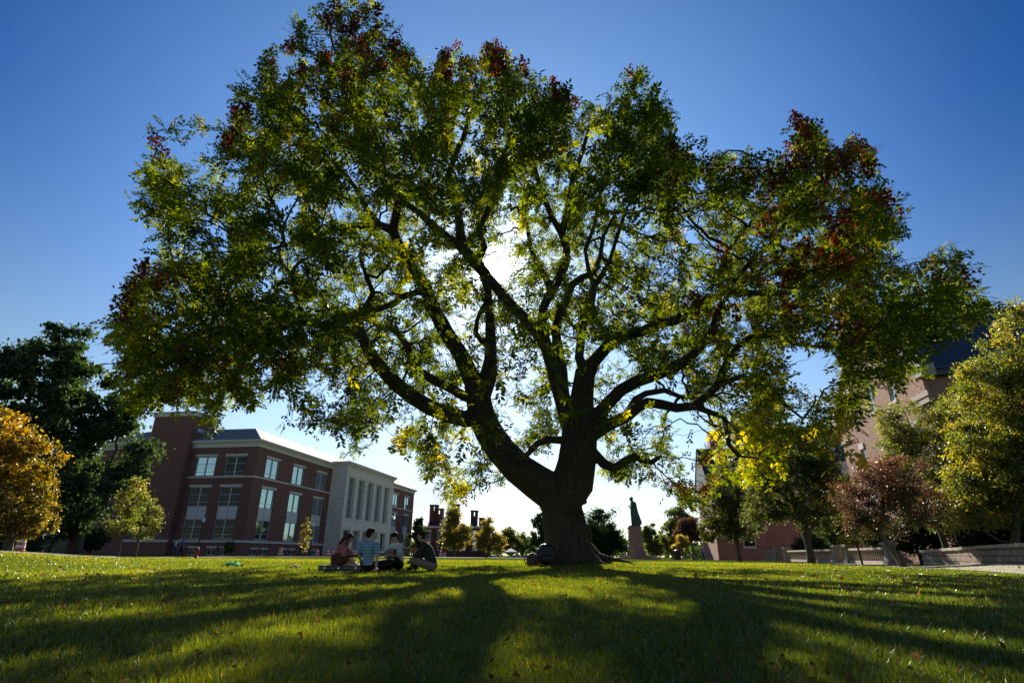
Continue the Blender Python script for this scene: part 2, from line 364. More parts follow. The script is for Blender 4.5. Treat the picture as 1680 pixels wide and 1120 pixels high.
# ---------------------------------------------------------------- ground
def polar_sheet(name, mat, zoff=0.0, rmax=2500):
    rs = [0.0] + list(np.geomspace(.4, 120, 90)) + list(np.geomspace(160, rmax, 14)); na = 216
    V = []; F = []
    for r_ in rs:
        for k in range(na):
            a = 2 * PI * k / na; x, y = r_ * math.sin(a), r_ * math.cos(a); V.append((x, y, terrain(x, y) + zoff))
    for i in range(len(rs) - 1):
        for k in range(na):
            a = i * na + k; b = i * na + (k + 1) % na; F.append((a, a + na, b + na, b))
    m = MB(); m.v = V; m.f = F; o = m.build(name, mat, smooth=True); return tag(o, kind='structure')
def lawn_mat():
    m, nt = newmat('lawn')
    t = nt.nodes.new('ShaderNodeTexCoord'); o = nt.nodes.new('ShaderNodeOutputMaterial')
    n = noise_tex(nt, 40, 6, t.outputs['Object'], .7); n2 = noise_tex(nt, .35, 5, t.outputs['Object'])
    f = mth(nt, 'ADD', mth(nt, 'MULTIPLY', n.outputs[0], .55), mth(nt, 'MULTIPLY', n2.outputs[0], .45))
    c = ramp(nt, f, [(.35, (.030, .050, .010)), (.5, (.060, .085, .014)), (.62, (.10, .12, .025)), (.75, (.14, .13, .045))])
    b = nt.nodes.new('ShaderNodeBsdfDiffuse'); nt.links.new(c, b.inputs[0])
    bp = nt.nodes.new('ShaderNodeBump'); bp.inputs['Strength'].default_value = .9; bp.inputs['Distance'].default_value = .05
    nt.links.new(n.outputs[0], bp.inputs['Height']); nt.links.new(bp.outputs[0], b.inputs['Normal'])
    nt.links.new(b.outputs[0], o.inputs[0])
lawn_mat()
tag(polar_sheet('lawn', 'lawn'), 'broad mown green lawn', 'lawn')
def strip(name, mat, pts_l, pts_r, zoff, label, cat):
    """a path: two rails of ground points, subdivided, laid just above the terrain"""
    m = MB(); n = 40
    def samp(P, t):
        t = t * (len(P) - 1); i = min(int(t), len(P) - 2); return Vector(P[i]).lerp(Vector(P[i + 1]), t - i)
    for i in range(n + 1):
        a = samp(pts_l, i / n); b = samp(pts_r, i / n)
        for k in range(5):
            p = a.lerp(b, k / 4); m.v.append((p.x, p.y, terrain(p.x, p.y) + zoff))
    for i in range(n):
        for k in range(4):
            a = i * 5 + k; m.f.append((a, a + 1, a + 6, a + 5))
    return tag(m.build(name, mat), label, cat, kind='structure')

# ---------------------------------------------------------------- architecture helpers
def facade(mb, p0, d, n, L, z0, z1, ops, depth=.25):
    """wall rectangle in the plane through p0 along d, outward normal n, with real openings and reveals"""
    p0 = Vector((*p0, 0)); d = Vector((*d, 0)); n = Vector((*n, 0))
    xs = sorted({0, L} | {o[0] for o in ops} | {o[1] for o in ops}); zs = sorted({z0, z1} | {o[2] for o in ops} | {o[3] for o in ops})
    P = lambda a, z, o=0: p0 + d * a + n * o + Vector((0, 0, z))
    for i in range(len(xs) - 1):
        for j in range(len(zs) - 1):
            cx, cz = (xs[i] + xs[i + 1]) / 2, (zs[j] + zs[j + 1]) / 2
            if any(o[0] < cx < o[1] and o[2] < cz < o[3] for o in ops): continue
            mb.quad(P(xs[i], zs[j]), P(xs[i + 1], zs[j]), P(xs[i + 1], zs[j + 1]), P(xs[i], zs[j + 1]))
    for a, b, c, e in ops:
        mb.quad(P(a, c), P(a, c, -depth), P(a, e, -depth), P(a, e)); mb.quad(P(b, c), P(b, e), P(b, e, -depth), P(b, c, -depth))
        mb.quad(P(a, e), P(a, e, -depth), P(b, e, -depth), P(b, e)); mb.quad(P(a, c), P(b, c), P(b, c, -depth), P(a, c, -depth))
def obox(mb, p0, d, n, a0, a1, z0, z1, o0, o1):
    """box on a facade plane: along a0..a1, height z0..z1, outward o0..o1"""
    p0 = Vector((*p0, 0)); d = Vector((*d, 0)); n = Vector((*n, 0)); P = lambda a, o, z: p0 + d * a + n * o + Vector((0, 0, z))
    vs = [P(a0, o0, z0), P(a1, o0, z0), P(a1, o1, z0), P(a0, o1, z0), P(a0, o0, z1), P(a1, o0, z1), P(a1, o1, z1), P(a0, o1, z1)]
    mb.add(vs, [(0, 3, 2, 1), (4, 5, 6, 7), (0, 1, 5, 4), (1, 2, 6, 5), (2, 3, 7, 6), (3, 0, 4, 7)])
def window(parent, p0, d, n, a, b, z0, z1, bars=(), trans=(), fw=.09, mull=.14, depth=.25, lintel=.32, sill=.16, glassm='glass_sky', spandrel=None, trim='stone_trim', name='window', lext=.16, fm='frame_white', tw=.05):
    w = MB(); D = depth
    obox(w, p0, d, n, a, b, z0, z0 + fw, -D, -D + .10); obox(w, p0, d, n, a, b, z1 - fw, z1, -D, -D + .10)
    obox(w, p0, d, n, a, a + fw, z0 + fw, z1 - fw, -D, -D + .10); obox(w, p0, d, n, b - fw, b, z0 + fw, z1 - fw, -D, -D + .10)
    for x in bars: obox(w, p0, d, n, a + (b - a) * x - mull / 2, a + (b - a) * x + mull / 2, z0 + fw, z1 - fw, -D + .003, -D + .13)
    for z in trans: obox(w, p0, d, n, a + fw, b - fw, z - tw / 2, z + tw / 2, -D + .006, -D + .08)
    o = w.build(name, fm, parent)
    g = MB(); obox(g, p0, d, n, a + .02, b - .02, z0 + .02, z1 - .02, -D - .06, -D + .03); g.build('pane', glassm, o)
    if spandrel:
        s = MB(); obox(s, p0, d, n, a + fw, b - fw, spandrel[0], spandrel[1], -D + .035, -D + .07); s.build('spandrel', 'white_trim', o)
    if lintel:
        s = MB(); obox(s, p0, d, n, a - lext, b + lext, z1 + .003, z1 + lintel, -.10, .07); s.build('lintel', trim, o)
    if sill:
        s = MB(); obox(s, p0, d, n, a - .08, b + .08, z0 - sill, z0 - .003, -D, .08); s.build('sill', trim, o)
    return o
# ================================================================ library (left)
RZ = -R(10.08)
lib = thing('library_building', 'red brick library with grey stone entrance block, slate hip roof and tall corner tower', 'building', (-36.2, 79.0, 0), RZ)
Z3 = 14.6; LS, LE, DEP = 10.64, 66.4, 26.0
# local frame: the near corner at 0,0; south wall runs to -X, east wall runs to +Y
S0, Sd, Sn = (0, 0), (-1, 0), (0, -1); E0, Ed, En = (0, 0), (0, 1), (1, 0)
sb = [(1.65, 4.85), (6.45, 9.62)]
eb = [(2.4, 5.85), (9.7, 13.15), (17.1, 20.55), (52.4, 55.8), (60.0, 63.45)]
sbase = [(2.05, 3.25), (3.75, 5.2), (6.75, 8.15)]
ebase = [(2.0, 3.75), (4.3, 6.05), (9.45, 11.1), (11.7, 13.4), (17.05, 18.4), (18.9, 20.5), (52.4, 53.9), (54.3, 55.8), (60, 61.5), (62, 63.4)]
w = MB()
sops = [(a, b, 10.6, 13.32) for a, b in sb] + [(a, b, 2.1, 9.02) for a, b in sb] + [(a, b, .05, .98) for a, b in sbase]
eops = [(a, b, 10.6, 13.38) for a, b in eb] + [(a, b, 2.1, 9.1) for a, b in eb] + [(a, b, .1, .85) for a, b in ebase]
facade(w, S0, Sd, Sn, 26, -.6, Z3, sops); facade(w, E0, Ed, En, LE, -.6, Z3, eops)
w.quad((-26, 0, -.6), (-26, 0, Z3), (-26, LE, Z3), (-26, LE, -.6)); w.quad((0, LE, -.6), (-26, LE, -.6), (-26, LE, Z3), (0, LE, Z3))
w.build('wall', 'brick_red', lib)
for a, b in sb:
    window(lib, S0, Sd, Sn, a, b, 10.6, 13.32, (.5,), (11.15, 12.3), glassm='glass_dark' if a < 3 else 'glass_sky', sill=0)
    window(lib, S0, Sd, Sn, a, b, 2.1, 9.02, (.5,), (2.7, 3.7, 4.72, 6.42, 7.0, 8.0), glassm='glass_dark', spandrel=(4.75, 6.38), sill=0)
for a, b in eb:
    window(lib, E0, Ed, En, a, b, 10.6, 13.38, (.5,), (11.2,), sill=0)
    window(lib, E0, Ed, En, a, b, 2.1, 9.1, (.5,), (2.9, 4.72, 6.42, 7.0), spandrel=(4.75, 6.38), sill=0)
for a, b in sbase: window(lib, S0, Sd, Sn, a, b, .05, .98, (.5,), (), mull=.06, glassm='glass_dark', lintel=.2, sill=0, lext=.05)
for a, b in ebase: window(lib, E0, Ed, En, a, b, .1, .85, (.5,), (), mull=.06, glassm='glass_dark', lintel=.22, sill=0, lext=.05)
# stone courses, plinth and cornice
for z0, z1, o1 in ((10.3, 10.52, .10), (1.66, 1.98, .14)):
    t = MB(); obox(t, S0, Sd, Sn, -o1, 10.6, z0, z1, -.05, o1); obox(t, E0, Ed, En, .0, 22.3, z0, z1, -.05, o1 - .003); t.build('belt_course', 'stone_trim', lib)
    t = MB(); obox(t, E0, Ed, En, 45.05, LE + .1, z0, z1, -.05, o1 - .003); t.build('belt_course', 'stone_trim', lib)
t = MB()
for z0, z1, o1 in ((14.6, 15.15, .14), (15.15, 15.32, .32), (15.32, 15.60, .55)):
    t.bb(-26 - o1, o1, -o1, LE + o1, z0, z1)
t.build('cornice', 'stone_trim', lib)
rf = MB(); i0 = 3.6; zr = 18.1; e = .45
A = [(-26 - e, -e, 15.6), (e, -e, 15.6), (e, LE + e, 15.6), (-26 - e, LE + e, 15.6)]
Bq = [(-26 + i0, i0, zr), (-i0, i0, zr), (-i0, LE - i0, zr), (-26 + i0, LE - i0, zr)]
for k in range(4): rf.quad(A[k], A[(k + 1) % 4], Bq[(k + 1) % 4], Bq[k])
rf.poly(Bq); rf.build('roof', 'slate', lib)
# stair tower
tw = MB(); x0, x1, y0, y1 = -17.4, -10.64, -1.0, 4.25
facade(tw, (x1, y0), (-1, 0), (0, -1), 6.76, -.6, 19.2, []); facade(tw, (x1, y0), (0, 1), (1, 0), 5.25, -.6, 19.2, [(1.2, 4.1, 17.0, 17.65)])
tw.quad((x0, y0, -.6), (x0, y0, 19.2), (x0, y1, 19.2), (x0, y1, -.6)); tw.quad((x0, y1, 15), (x1, y1, 15), (x1, y1, 19.2), (x0, y1, 19.2))
tower = tw.build('tower', 'brick_red', lib)
t = MB(); t.bb(x0 - .2, x1 + .2, y0 - .2, y1 + .2, 19.2, 19.75); t.bb(x0 - .32, x1 + .32, y0 - .32, y1 + .32, 19.75, 19.9); t.build('coping', 'stone_trim', tower)
t = MB(); obox(t, (x1, y0), (0, 1), (1, 0), 1.2, 4.1, 17.0, 17.65, -.2, -.12); t.build('vent', 'steel', tower)
t = MB(); obox(t, (x1, y0), (-1, 0), (0, -1), -.1, 6.86, 1.66, 1.98, -.05, .13); t.build('belt_course', 'stone_trim', tower)
# portico block
px0, py0, pl = 2.95, 22.4, 22.6
pb = MB(); P0 = (px0, py0)
pts_ = [(1.05, 3.85), (5.1, 7.95), (9.2, 12.05), (13.4, 16.3), (17.6, 20.3)]
pops = [(a, b, 6.28, 13.35) for a, b in pts_] + [(a - .2, b - .1, .95, 4.3) for a, b in pts_]
facade(pb, P0, (0, 1), (1, 0), pl, -.6, 14.85, pops, .75)
facade(pb, (0, py0), (1, 0), (0, -1), px0, -.6, 14.85, [])
facade(pb, (px0, py0 + pl), (-1, 0), (0, 1), px0, -.6, 14.85, [])
por = pb.build('portico', 'stone_block', lib)
for a, b in pts_:
    window(por, P0, (0, 1), (1, 0), a, b, 6.28, 13.35, (.5,), (7.4, 8.6, 9.8, 11.0, 12.2), depth=.62, lintel=0, sill=0, mull=.10, name='tall_window')
for i, (a, b) in enumerate(pts_):
    if i in (0, 4): window(por, P0, (0, 1), (1, 0), a - .2, b - .1, .95, 4.3, (.5,), (2.1, 3.2), depth=.62, lintel=0, sill=0, mull=.10, glassm='glass_dark', name='ground_window')
    else:
        dr = window(por, P0, (0, 1), (1, 0), a - .2, b - .1, .95, 4.3, (.25, .5, .75), (3.15,), depth=.62, lintel=0, sill=0, mull=.10, glassm='glass_dark', name='door', tw=.12)
t = MB(); o = .03
t.bb(-3, px0 + o, py0 - o, py0 + pl + o, 14.86, 15.35); t.bb(-3, px0 + .28, py0 - .28, py0 + pl + .28, 15.35, 15.6); t.bb(-3, px0 + .5, py0 - .5, py0 + pl + .5, 15.6, 15.95)
t.build('cornice', 'stone_trim', por)
t = MB()
for z0, z1, oo in ((13.55, 13.65, .04), (5.95, 6.12, .07), (4.42, 4.52, .03), (-.5, .8, .08)):
    t.bb(px0 - .3, px0 + oo, py0 - oo, py0 + pl + oo, z0, z1); 
t.build('string_course', 'stone_trim', por)
stp = MB()
for k in range(6): stp.bb(px0 + .083, px0 + 3.2 - k * .42, py0 + 4, py0 + 18, -.4, .13 * (k + 1) + .02 * 0)
st = stp.build('steps', 'stone_block', lib)
for yy in (4.3, 8.7, 13.2, 17.7):
    r_ = MB(); y = py0 + yy
    for h in (.95, .5): r_.tube([(px0 + .5, y, .8 + h), (px0 + 1.0, y, .8 + h), (px0 + 3.4, y, 0 + h), (px0 + 3.9, y, 0 + h)], .035, 6)
    for x, z in ((px0 + .6, .8), (px0 + 1.8, .45), (px0 + 3.4, 0)): r_.tube([(x, y, z - .1), (x, y, z + .95 + (0 if x != px0 + 1.8 else .05))], .03, 6)
    r_.build('railing', 'steel', st)

# ================================================================ dark hall behind the left trees
c = Vector((-56 - 36 * .985, 90 + 36 * .175, 0))
lh = thing('brick_hall', 'dark brick hall with white lintels and arched opening behind the big oak', 'building', (c.x, c.y, 0), RZ)
w = MB(); Lh = 36
wins = [(2, 3.2), (5.5, 6.7), (9, 10.2), (12.5, 13.7), (27, 28.2), (30, 31.2), (33, 34.2)]
ops = [(a, b, z, z + 1.9) for a, b in wins for z in (1.6, 5.2, 8.8)]
facade(w, (0, 0), (1, 0), (0, -1), Lh, -.6, 12.5, ops + [(18.2, 23.2, -.6, 3.0)], .3)
facade(w, (Lh, 0), (0, 1), (1, 0), 14, -.6, 12.5, []); w.quad((0, 0, -.6), (0, 0, 12.5), (0, 14, 12.5), (0, 14, -.6))
w.build('wall', 'brick_dark', lh)
for a, b in wins:
    for z in (1.6, 5.2, 8.8): window(lh, (0, 0), (1, 0), (0, -1), a, b, z, z + 1.9, (), (z + .95,), depth=.28, glassm='glass_dark', lintel=.35)
ar = MB(); n = 14
for k in range(n):
    a0, a1 = PI * k / n, PI * (k + 1) / n
    for r1, r2, yy0, yy1 in ((2.5, 3.1, -.25, .3),):
        q = []
        for (r_, y) in ((r1, yy0), (r2, yy0), (r2, yy1), (r1, yy1)):
            q.append([(20.7 - r_ * math.cos(a0), y, .3 + r_ * math.sin(a0)), (20.7 - r_ * math.cos(a1), y, .3 + r_ * math.sin(a1))])
        ar.add([p for pr in q for p in pr], [(0, 1, 3, 2), (2, 3, 5, 4), (4, 5, 7, 6), (6, 7, 1, 0)])
ar.build('arch', 'cap_stone', lh)
b_ = MB(); b_.bb(17.8, 23.6, .31, .6, -.5, 3.2); b_.build('doorway', 'black_metal', lh)
t = MB(); t.bb(-.3, Lh + .3, -.35, 14.3, 12.5, 13.1); t.build('cornice', 'stone_trim', lh)
t = MB(); t.quad((-.4, -.4, 13.1), (Lh + .4, -.4, 13.1), (Lh - 5, 7, 16.6), (5, 7, 16.6)); t.quad((Lh + .4, 14.4, 13.1), (-.4, 14.4, 13.1), (5, 7, 16.6), (Lh - 5, 7, 16.6))
t.add([(Lh + .4, -.4, 13.1), (Lh + .4, 14.4, 13.1), (Lh - 5, 7, 16.6)], [(0, 1, 2)]); t.add([(-.4, 14.4, 13.1), (-.4, -.4, 13.1), (5, 7, 16.6)], [(0, 1, 2)])
t.build('roof', 'slate_dark', lh)

# ================================================================ right: near hall with a gable facing the lawn
K = 1.3
g0 = Vector((22.8 * K, 31.7 * K, 0))
# local frame: +Y runs away along the gable wall, -X faces the lawn, +X along the roof ridge
nh = thing('brick_hall', 'tan brick hall with a tall coped gable and chimney behind the yellow trees', 'building', g0, RZ)
ya, yb = -3.45 * K, 8.5 * K; zev, zap = .38 + 9.7 * K, .38 + 15.4 * K; ym = (ya + yb) / 2
uw = [(-.35 * K, .35 * K), (2.55 * K, 3.2 * K), (5.2 * K, 5.85 * K)]
W_ = MB()
def gw(z0, z1): return [(a - ya, b - ya, z0, z1) for a, b in uw]
u1 = gw(9.05 * K, 11.05 * K); u2 = [(a - ya, b - ya, 5.75 * K, 7.15 * K) for a, b in [(1.6 * K, 2.3 * K), (5.3 * K, 5.9 * K), (-1.85 * K, -1.2 * K)]]; u3 = [(a - ya, b - ya, 2.0 * K, 4.0 * K) for a, b in uw]
zm = zev + 2.0 * (zap - zev) / ((yb - ya) / 2)
facade(W_, (0, ya + 2), (0, 1), (-1, 0), yb - ya - 4, -.5, zm, [(a - 2, b - 2, c_, e_) for a, b, c_, e_ in u1 + u2 + u3], .2)
for y0_ in (ya, yb - 2): facade(W_, (0, y0_), (0, 1), (-1, 0), 2, -.5, zev, [], .2)
# gable triangle with coping
def gx(y): return zev + (zap - zev) * (1 - abs(y - ym) / (ym - ya))
W_.poly([(0, ya + 2, zm), (0, yb - 2, zm), (0, ym, zap)][::-1]); W_.poly([(0, ya, zev), (0, ya + 2, zev), (0, ya + 2, zm)][::-1]); W_.poly([(0, yb - 2, zev), (0, yb, zev), (0, yb - 2, zm)][::-1])
nL = 38
W_.quad((0, ya, -.5), (nL, ya, -.5), (nL, ya, zev), (0, ya, zev)); W_.quad((0, yb, -.5), (0, yb, zev), (nL, yb, zev), (nL, yb, -.5))
W_.quad((nL, ya, -.5), (nL, yb, -.5), (nL, yb, zev), (nL, ya, zev)); W_.poly([(nL, ya, zev), (nL, yb, zev), (nL, ym, zap)])
W_.build('wall', 'brick_tan', nh)
for (a, b, z0, z1) in u1 + u2 + u3:
    window(nh, (0, ya), (0, 1), (-1, 0), a, b, z0, z1, (), ((z0 + z1) / 2,), depth=.18, lintel=.5, sill=.22, glassm='glass_dark' if z0 < 5 else 'glass_sky', lext=.1, fw=.11, tw=.1)
r_ = MB(); ov = .25
r_.quad((.2, ya - ov, zev - ov), (nL, ya - ov, zev - ov), (nL, ym, zap + .02), (.2, ym, zap + .02)); r_.quad((.2, ym, zap + .02), (nL, ym, zap + .02), (nL, yb + ov, zev - ov), (.2, yb + ov, zev - ov))
r_.build('roof', 'slate_dark', nh)
cp = MB()
for s_ in (-1, 1):
    yE = ya if s_ < 0 else yb
    d_ = Vector((0, ym - yE, zap - zev)); L_ = d_.length; dn = d_.normalized(); up = Vector((0, -dn.z, dn.y)) * (1 if s_ < 0 else -1)
    c0 = Vector((.1, yE, zev)) + d_ * .5 + up * .18
    rot = Matrix((Vector((1, 0, 0)), dn, up)).transposed(); cp.box(c0, (.7, L_ + .4, .36), rot=rot)
    cp.box((.1, yE + (-.25 if s_ < 0 else .25), zev - .35), (.9, 1.1, .9))
cp.bb(-.12, .02, ya - .4, ya + 2.0, zev - 2.1, zev - 1.75); cp.bb(-.2, .02, ya - .5, ya + 2.2, zev - 2.6, zev - 2.3); cp.bb(-.12, .02, yb - 1.6, yb + .3, 8.2 * K - .3, 8.2 * K)
cp.build('coping', 'cap_stone', nh)
ch = MB(); ch.bb(-.35, 1.6, ym - 1.5, ym + 1.5, zap - 2.6, zap + 2.2); ch.bb(-.35, .9, ym + 1.5, ym + 2.6, zap - 3.5, zap + .9)
cho = ch.build('chimney', 'brick_tan', nh)
ch = MB(); ch.bb(-.55, 1.8, ym - 1.7, ym + 1.7, zap + 2.2, zap + 2.6); ch.bb(-.5, 1.0, ym + 1.75, ym + 2.75, zap + .9, zap + 1.2); ch.build('coping', 'cap_stone', cho)
# projecting eaves gutter and dormers on the camera-facing slope
gt = MB(); gt.bb(.0, nL, ya - .55, ya - .1, zev - .75, zev - .4); gt.build('gutter', 'black_metal', nh)
for dx_ in (9.5, 19, 28.5):
    dm = MB(); yF = ya + 1.2; zF = zev + .9; hw = 1.25
    dm.quad((dx_ - hw, yF, zF - 1.2), (dx_ + hw, yF, zF - 1.2), (dx_ + hw, yF, zF + 1.6), (dx_ - hw, yF, zF + 1.6))
    dm.poly([(dx_ - hw, yF, zF + 1.6), (dx_ + hw, yF, zF + 1.6), (dx_, yF, zF + 2.6)])
    for s_ in (-1, 1): dm.quad((dx_ + s_ * hw, yF, zF - 1.2), (dx_ + s_ * hw, yF + 5, zF - 1.2), (dx_ + s_ * hw, yF + 5, zF + 1.6), (dx_ + s_ * hw, yF, zF + 1.6))
    do = dm.build('dormer', 'white_trim', nh)
    window(do, (dx_ - hw, yF), (1, 0), (0, -1), .45, 2.05, zF - .9, zF + 1.2, (), (zF + .15,), depth=-.06, lintel=0, sill=.12, glassm='glass_sky')
    dr_ = MB()
    for s_ in (-1, 1): dr_.quad((dx_, yF - .3, zF + 2.75), (dx_, yF + 5.2, zF + 2.75), (dx_ + s_ * (hw + .35), yF + 5.2, zF + 1.4), (dx_ + s_ * (hw + .35), yF - .3, zF + 1.4))
    dr_.build('dormer_roof', 'slate_dark', do)
pr = MB(); pr.bb(3.5, 12, ya - 3.2, ya - .01, -.4, zev - 2.6); pr.build('porch_bay', 'brick_dark', nh)
pr = MB(); pr.bb(3.3, 12.2, ya - 3.4, ya - .02, zev - 2.6, zev - 2.1); pr.build('porch_cornice', 'stone_trim', nh)

# linking range between the two gabled halls
lk = atd(1395, 880, 84)
lr = thing('brick_hall', 'long low brick range with white dormers between the two gabled halls', 'building', (lk.x, lk.y, 0), RZ)
w = MB(); w.bb(-16, 12, 0, 12, -.5, 9.6); w.build('wall', 'brick_tan', lr)
t = MB(); t.quad((-16.4, -.5, 9.5), (12.4, -.5, 9.5), (12.4, 6, 15.2), (-16.4, 6, 15.2)); t.quad((-16.4, 6, 15.2), (12.4, 6, 15.2), (12.4, 12.5, 9.5), (-16.4, 12.5, 9.5))
t.add([(-16.3, -.4, 9.5), (-16.3, 12.4, 9.5), (-16.3, 6, 15.1)], [(0, 1, 2)]); t.build('roof', 'slate_dark', lr)
for x in (-12, -5, 2, 8.5):
    d_ = MB(); d_.bb(x - 1.2, x + 1.2, .4, 4.5, 9.4, 12.2); do = d_.build('dormer', 'white_trim', lr)
    window(do, (x - 1.2, .4), (1, 0), (0, -1), .5, 1.9, 9.9, 11.8, (), (10.85,), depth=-.06, lintel=0, sill=.1, glassm='glass_sky')
    for z in (5.6, 1.6): window(lr, (x - .8, 0), (1, 0), (0, -1), 0, 1.5, z, z + 2.2, (), (z + 1.1,), depth=-.06, lintel=.4, sill=.2, glassm='glass_dark')
t = MB(); t.bb(-14.5, -12.8, 5, 7, 14, 17.6); t.build('chimney', 'brick_tan', lr)

# far gabled hall
f0 = atd(1262, 916, 92)
fh = thing('brick_hall', 'farther brick gabled hall with narrow white windows seen behind the tall linden trees', 'building', (f0.x, f0.y, 0), RZ)
w = MB(); fops = [(a, a + .95, z, z + 2.3) for a in (2.2, 5.2, 8.2, 11.5) for z in (2.6, 7.0, 11.2)]
facade(w, (0, 0), (0, 1), (-1, 0), 15, -.5, 14, fops, .2); w.poly([(0, 0, 14), (0, 15, 14), (0, 7.5, 20.5)][::-1])
w.quad((0, 0, -.5), (16, 0, -.5), (16, 0, 14), (0, 0, 14)); w.quad((0, 15, 14), (16, 15, 14), (16, 15, -.5), (0, 15, -.5)); w.build('wall', 'brick_tan', fh)
for a, b, z0, z1 in fops: window(fh, (0, 0), (0, 1), (-1, 0), a, b, z0, z1, (), ((z0 + z1) / 2,), depth=.16, lintel=.4, sill=.2, lext=.08)
t = MB(); t.quad((-.3, -.4, 13.9), (16, -.4, 13.9), (16, 7.5, 20.7), (-.3, 7.5, 20.7)); t.quad((-.3, 7.5, 20.7), (16, 7.5, 20.7), (16, 15.4, 13.9), (-.3, 15.4, 13.9)); t.build('roof', 'slate_dark', fh)
t = MB(); t.bb(-.12, .0, -.1, 15.1, -.4, 1.6); t.bb(0, 4, -.12, 0, -.4, 1.6); t.build('plinth', 'cap_stone', fh)
t = MB(); t.bb(.2, 2.2, 6.4, 8.6, 18, 23); t.build('chimney', 'brick_tan', fh)

# ================================================================ far centre hall with chimneys
c = atd(700, 905, 150)
mh = thing('brick_hall', 'distant dark brick hall with a row of paired chimneys beyond the yellow trees', 'building', (c.x, c.y, 0), R(-4))
zt = lambda py, px=730: atd(px, py, 150).z
w = MB(); zE = zt(866)
mo = [(a, a + 1.3, z, z + 1.9) for a in (1.0, 4.0, 7.0, 10.0, 13) for z in (1.4, zE - 2.7)]
facade(w, (-1.5, 0), (1, 0), (0, -1), 16.5, -.5, zE, mo, .2); w.quad((15, 0, -.5), (15, 12, -.5), (15, 12, zE), (15, 0, zE)); w.quad((-1.5, 0, -.5), (-1.5, 0, zE), (-1.5, 12, zE), (-1.5, 12, -.5)); w.build('wall', 'brick_dark', mh)
for a, b, z0, z1 in mo: window(mh, (-1.5, 0), (1, 0), (0, -1), a, b, z0, z1, (), ((z0 + z1) / 2,), depth=.15, lintel=.35)
t = MB(); t.bb(-1.9, 15.4, -.4, 12.4, zE, zE + .5); t.build('cornice', 'stone_trim', mh)
t = MB(); zr = zt(845); t.quad((-1.9, -.4, zE + .5), (15.4, -.4, zE + .5), (13, 5, zr), (1, 5, zr)); t.add([(15.4, -.4, zE + .5), (15.4, 12, zE + .5), (13, 5, zr)], [(0, 1, 2)]); t.add([(-1.9, 12, zE + .5), (-1.9, -.4, zE + .5), (1, 5, zr)], [(0, 1, 2)])
t.quad((15.4, 12, zE + .5), (-1.9, 12, zE + .5), (1, 5, zr), (13, 5, zr)); t.build('roof', 'slate_dark', mh)
for x, wd, top in ((-.3, 2.0, 829), (1.0, 2.2, 835), (5.8, 1.6, 828), (10.6, 1.7, 838), (12.8, 1.3, 850)):
    t = MB(); z = zt(top); t.bb(x, x + wd * .35, 2, 4, zE, z); t.bb(x + wd * .65, x + wd, 2, 4, zE, z); t.bb(x - .1, x + wd + .1, 1.9, 4.1, z - .02, z + .35); t.bb(x + wd * .351, x + wd * .649, 2.05, 3.95, zE, z - 1.1)
    t.build('chimney', 'brick_dark', mh)
t = MB(); n = 12; cx = 5.2
prof = [(cx + 2.1 * math.cos(PI * k / n), zE + .5 + 2.6 * math.sin(PI * k / n)) for k in range(n + 1)]
t.add([(x, -.1, z) for x, z in prof] + [(x, 3, z) for x, z in prof], [tuple(range(n + 1))] + [(k, k + n + 1, k + n + 2, k + 1) for k in range(n)]); t.build('arched_gable', 'white_trim', mh)

# ================================================================ stone walls at the right
def wall_line(name, A, B, h, th, mat, label, capm='cap_stone', seg=.0):
    A = Vector(A); B = Vector(B); d = B - A; L_ = Vector((d.x, d.y, 0)).length; rz = math.atan2(d.y, d.x)
    root = thing(name, label, 'wall', (A.x, A.y, terrain(A.x, A.y)), rz)
    dz = terrain(B.x, B.y) - terrain(A.x, A.y); m = MB(); n = max(2, int(L_ / 1.2))
    for i in range(n):
        a, b = L_ * i / n, L_ * (i + 1) / n; za, zb = dz * i / n, dz * (i + 1) / n
        m.add([(a, -th / 2, za - .3), (b, -th / 2, zb - .3), (b, th / 2, zb - .3), (a, th / 2, za - .3), (a, -th / 2, za + h), (b, -th / 2, zb + h), (b, th / 2, zb + h), (a, th / 2, za + h)],
              [(0, 1, 5, 4), (2, 3, 7, 6), (4, 5, 6, 7)] + ([(3, 0, 4, 7)] if i == 0 else []) + ([(1, 2, 6, 5)] if i == n - 1 else []))
    m.build('stonework', mat, root)
    x = -.08; k = 0; c = MB()
    while x < L_:
        ln = random.uniform(.55, 1.1); e_ = min(x + ln, L_ + .08); z = dz * ((x + e_) / 2) / L_ + h + random.uniform(-.008, .008)
        c.bb(x + .008, e_ - .008, -th / 2 - .07, th / 2 + .07, z + .004, z + .13); x += ln
    c.build('coping', capm, root, bevel=.015)
    return root
wA = gnd(1524, 36); wB = gnd(1700, 28)
wall_line('stone_wall', (wA.x, wA.y, 0), (wB.x, wB.y, 0), .60, .55, 'field_stone', 'low rough stone retaining wall with grey coping beside the right path')
